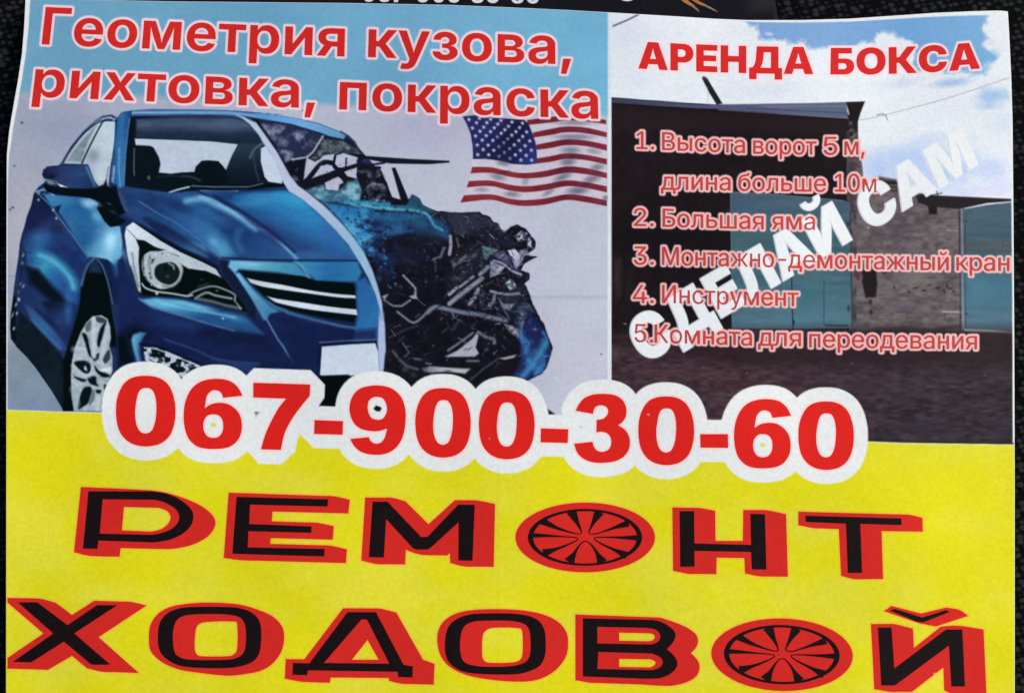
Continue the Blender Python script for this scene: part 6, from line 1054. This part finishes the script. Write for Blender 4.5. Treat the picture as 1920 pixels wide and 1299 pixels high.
region(14, 'headlight', [LAMP]); region(15, 'grille', [GRILLE]); region(16, 'number_plate', [PLATE]); region(17, 'wheel', [RIM]); region(18, 'fog_lamp', [FOG]); region(19, 'dividing_arc', [ARC_A + ARC_B[::-1]])
region(30, 'road', [ROAD]); region(31, 'brick_wall', [WALL]); region(32, 'garage_front', [FRONT]); region(33, 'pillar', [PILLAR]); region(34, 'gate', [GATE_L]); region(35, 'gate', [GATE_R])
halo = np.zeros((NV, NU), np.float32); slh = window(180, 670, 1640, 920)
hd = np.full(GX[slh].shape, 1e3, np.float32)
for ch, R in ROUND:
    B = np.array([p for c in R for p in c]); s2 = window(B[:, 0].min() - 30, B[:, 1].min() - 30, B[:, 0].max() + 30, B[:, 1].max() + 30)
    r0, c0 = s2[0].start - slh[0].start, s2[1].start - slh[1].start
    d = sdf(R, GX[s2], GY[s2]); v = hd[r0:r0 + d.shape[0], c0:c0 + d.shape[1]]; np.minimum(v, d[:v.shape[0], :v.shape[1]], out=v)
hm = np.zeros((NV, NU), bool); hm[slh] = hd < 26.6
region(4, 'yellow_panel', mask=cy > YT)
region(5, 'number_banner', mask=hm[:-1, :-1])
for P in BEVELS: region(5, 'number_banner', [P])
PW = (to_world(GX, GY) - ORG).astype(np.float32).reshape(-1, 3); INKL = lin(INK).astype(np.float32).reshape(-1, 3)
gi = np.arange(NV * NU).reshape(NV, NU)
GQ = np.stack([gi[:-1, :-1], gi[1:, :-1], gi[1:, 1:], gi[:-1, 1:]], -1).reshape(-1, 4); LF = LAB.ravel()
PART = {}
def cut(i, parent):
    F = GQ[LF == i]
    if len(F) == 0: return None
    u, inv = np.unique(F, return_inverse=True)
    PART[i] = mesh_object(NAMES[i], PW[u], inv.reshape(-1, 4), M_PRINT, parent, INKL[u])
    return PART[i]
for i in (0, 1, 2, 20, 4, 5): cut(i, flyer)
for i in range(10, 20): cut(i, PART[0])
for i in range(30, 36): cut(i, PART[2])
PART[10]['label'] = 'dark crushed half of the printed car'; PART[11]['label'] = 'intact blue half of the printed car'
PART[34]['label'] = 'printed blue green gate behind the white slogan'; PART[35]['label'] = 'printed blue green gate at the right edge of the picture'

# lettering: each letter of the large lines is a piece of its own, each small line one piece
for W in HEAD:
    for ch, R in W: printed('letter', R, M_HEAD, PART[1], 0.03 * MM, 'wind')
for W in RENT:
    for ch, R in W: printed('letter', R, M_RENT, PART[2], 0.03 * MM, 'wind')
for W in SELF:
    for ch, R in W: printed('slogan_letter', R, M_SLOGAN, PART[2], 0.05 * MM, 'wind', 8.0)
for Ln in LIST:
    printed('list_line', [c for W in Ln for ch, R in W for c in R], M_LIST, PART[2], 0.09 * MM, 'wind', 30.0)
for ch, R in PHONE: printed('digit', R, M_DIGIT, PART[5], 0.03 * MM)
for ch, red, black, row in DISPLAY:
    o = printed('display_letter', red, M_SLAB, flyer, 0.03 * MM)
    if len(black) > 3:                                       # the two letters drawn as wheels
        o['label'] = 'red oval letter drawn as a car wheel'
        printed('letter_face', black[:2], M_FACE, o, 0.06 * MM)
        printed('wheel_spokes', black[2:], M_FACE, o, 0.07 * MM, 'wind')
    else: printed('letter_face', black, M_FACE, o, 0.06 * MM)

# the black leaflet that shows above the flyer
LZ = 0.0006
leaflet = empty('leaflet', tuple(to_world(np.array([750.0]), np.array([0.0]), 0, LZ)[0]))
tag(leaflet, 'black leaflet with white digits and orange streaks, tucked behind the top of the big flyer', 'leaflet')
LX = [(60, 60), (1462, 60), (1452, -10), (1440, -420), (40, -420)]
v, f = shape_mesh([LX], 'odd', 60.0)
tp = to_world(v[:, 0], v[:, 1], 0, LZ) - np.array(leaflet.location)
if np.cross(tp[f[:, 1]] - tp[f[:, 0]], tp[f[:, 2]] - tp[f[:, 0]])[:, 2].mean() < 0: f = f[:, ::-1]
sh = mesh_object('paper_sheet', tp, f, M_LEAFLET, leaflet)
so = sh.modifiers.new('thickness', 'SOLIDIFY'); so.thickness = 0.00016; so.offset = -1
def fit_line(items, x0, x1, yb, h):
    """digits of the phone number set in a line; shapes are those of the big number"""
    out = []
    for ch, a, b in items:
        src = {'0': d0, '6': d6, '7': d7, '9': d9, '3': d3}[ch]
        t = (a - x0) / (x1 - x0); base = yb[0] + (yb[1] - yb[0]) * t
        out.append(fit(src, a, base - h, b, base))
    return out
for R in fit_line([('0', 680, 703), ('6', 709, 732), ('7', 735, 758), ('9', 782, 805), ('0', 811, 834), ('0', 839, 863), ('3', 884, 907), ('0', 912, 936), ('6', 958, 982), ('0', 987, 1011)], 680, 1011, (3.4, 7.0), 31):
    printed('digit', R, M_LEAFWHITE, leaflet, 0.03 * MM, 'odd', 30.0, LZ)
printed('letter', [ellipse(1176, -26, 26, 28.2), ellipse(1176, -26, 17, 20)], M_LEAFWHITE, leaflet, 0.03 * MM, 'odd', 30.0, LZ)
for p, tipp in (([(1268, -16, 9), (1282, -1, 8), (1298, 10, 5)], [(1298, 10, 5), (1306, 17, 3.5), (1311, 22, 1.2)]), ([(1280, -20, 9), (1304, 1, 6), (1322, 10, 4)], [(1322, 10, 4), (1336, 17, 3), (1345, 22, 1)])):
    printed('spark_streak', [taper(p)], M_SPARK, leaflet, 0.03 * MM, 'wind', 30.0, LZ)
    printed('spark_tip', [taper(tipp)], M_SPARKTIP, leaflet, 0.04 * MM, 'wind', 30.0, LZ)
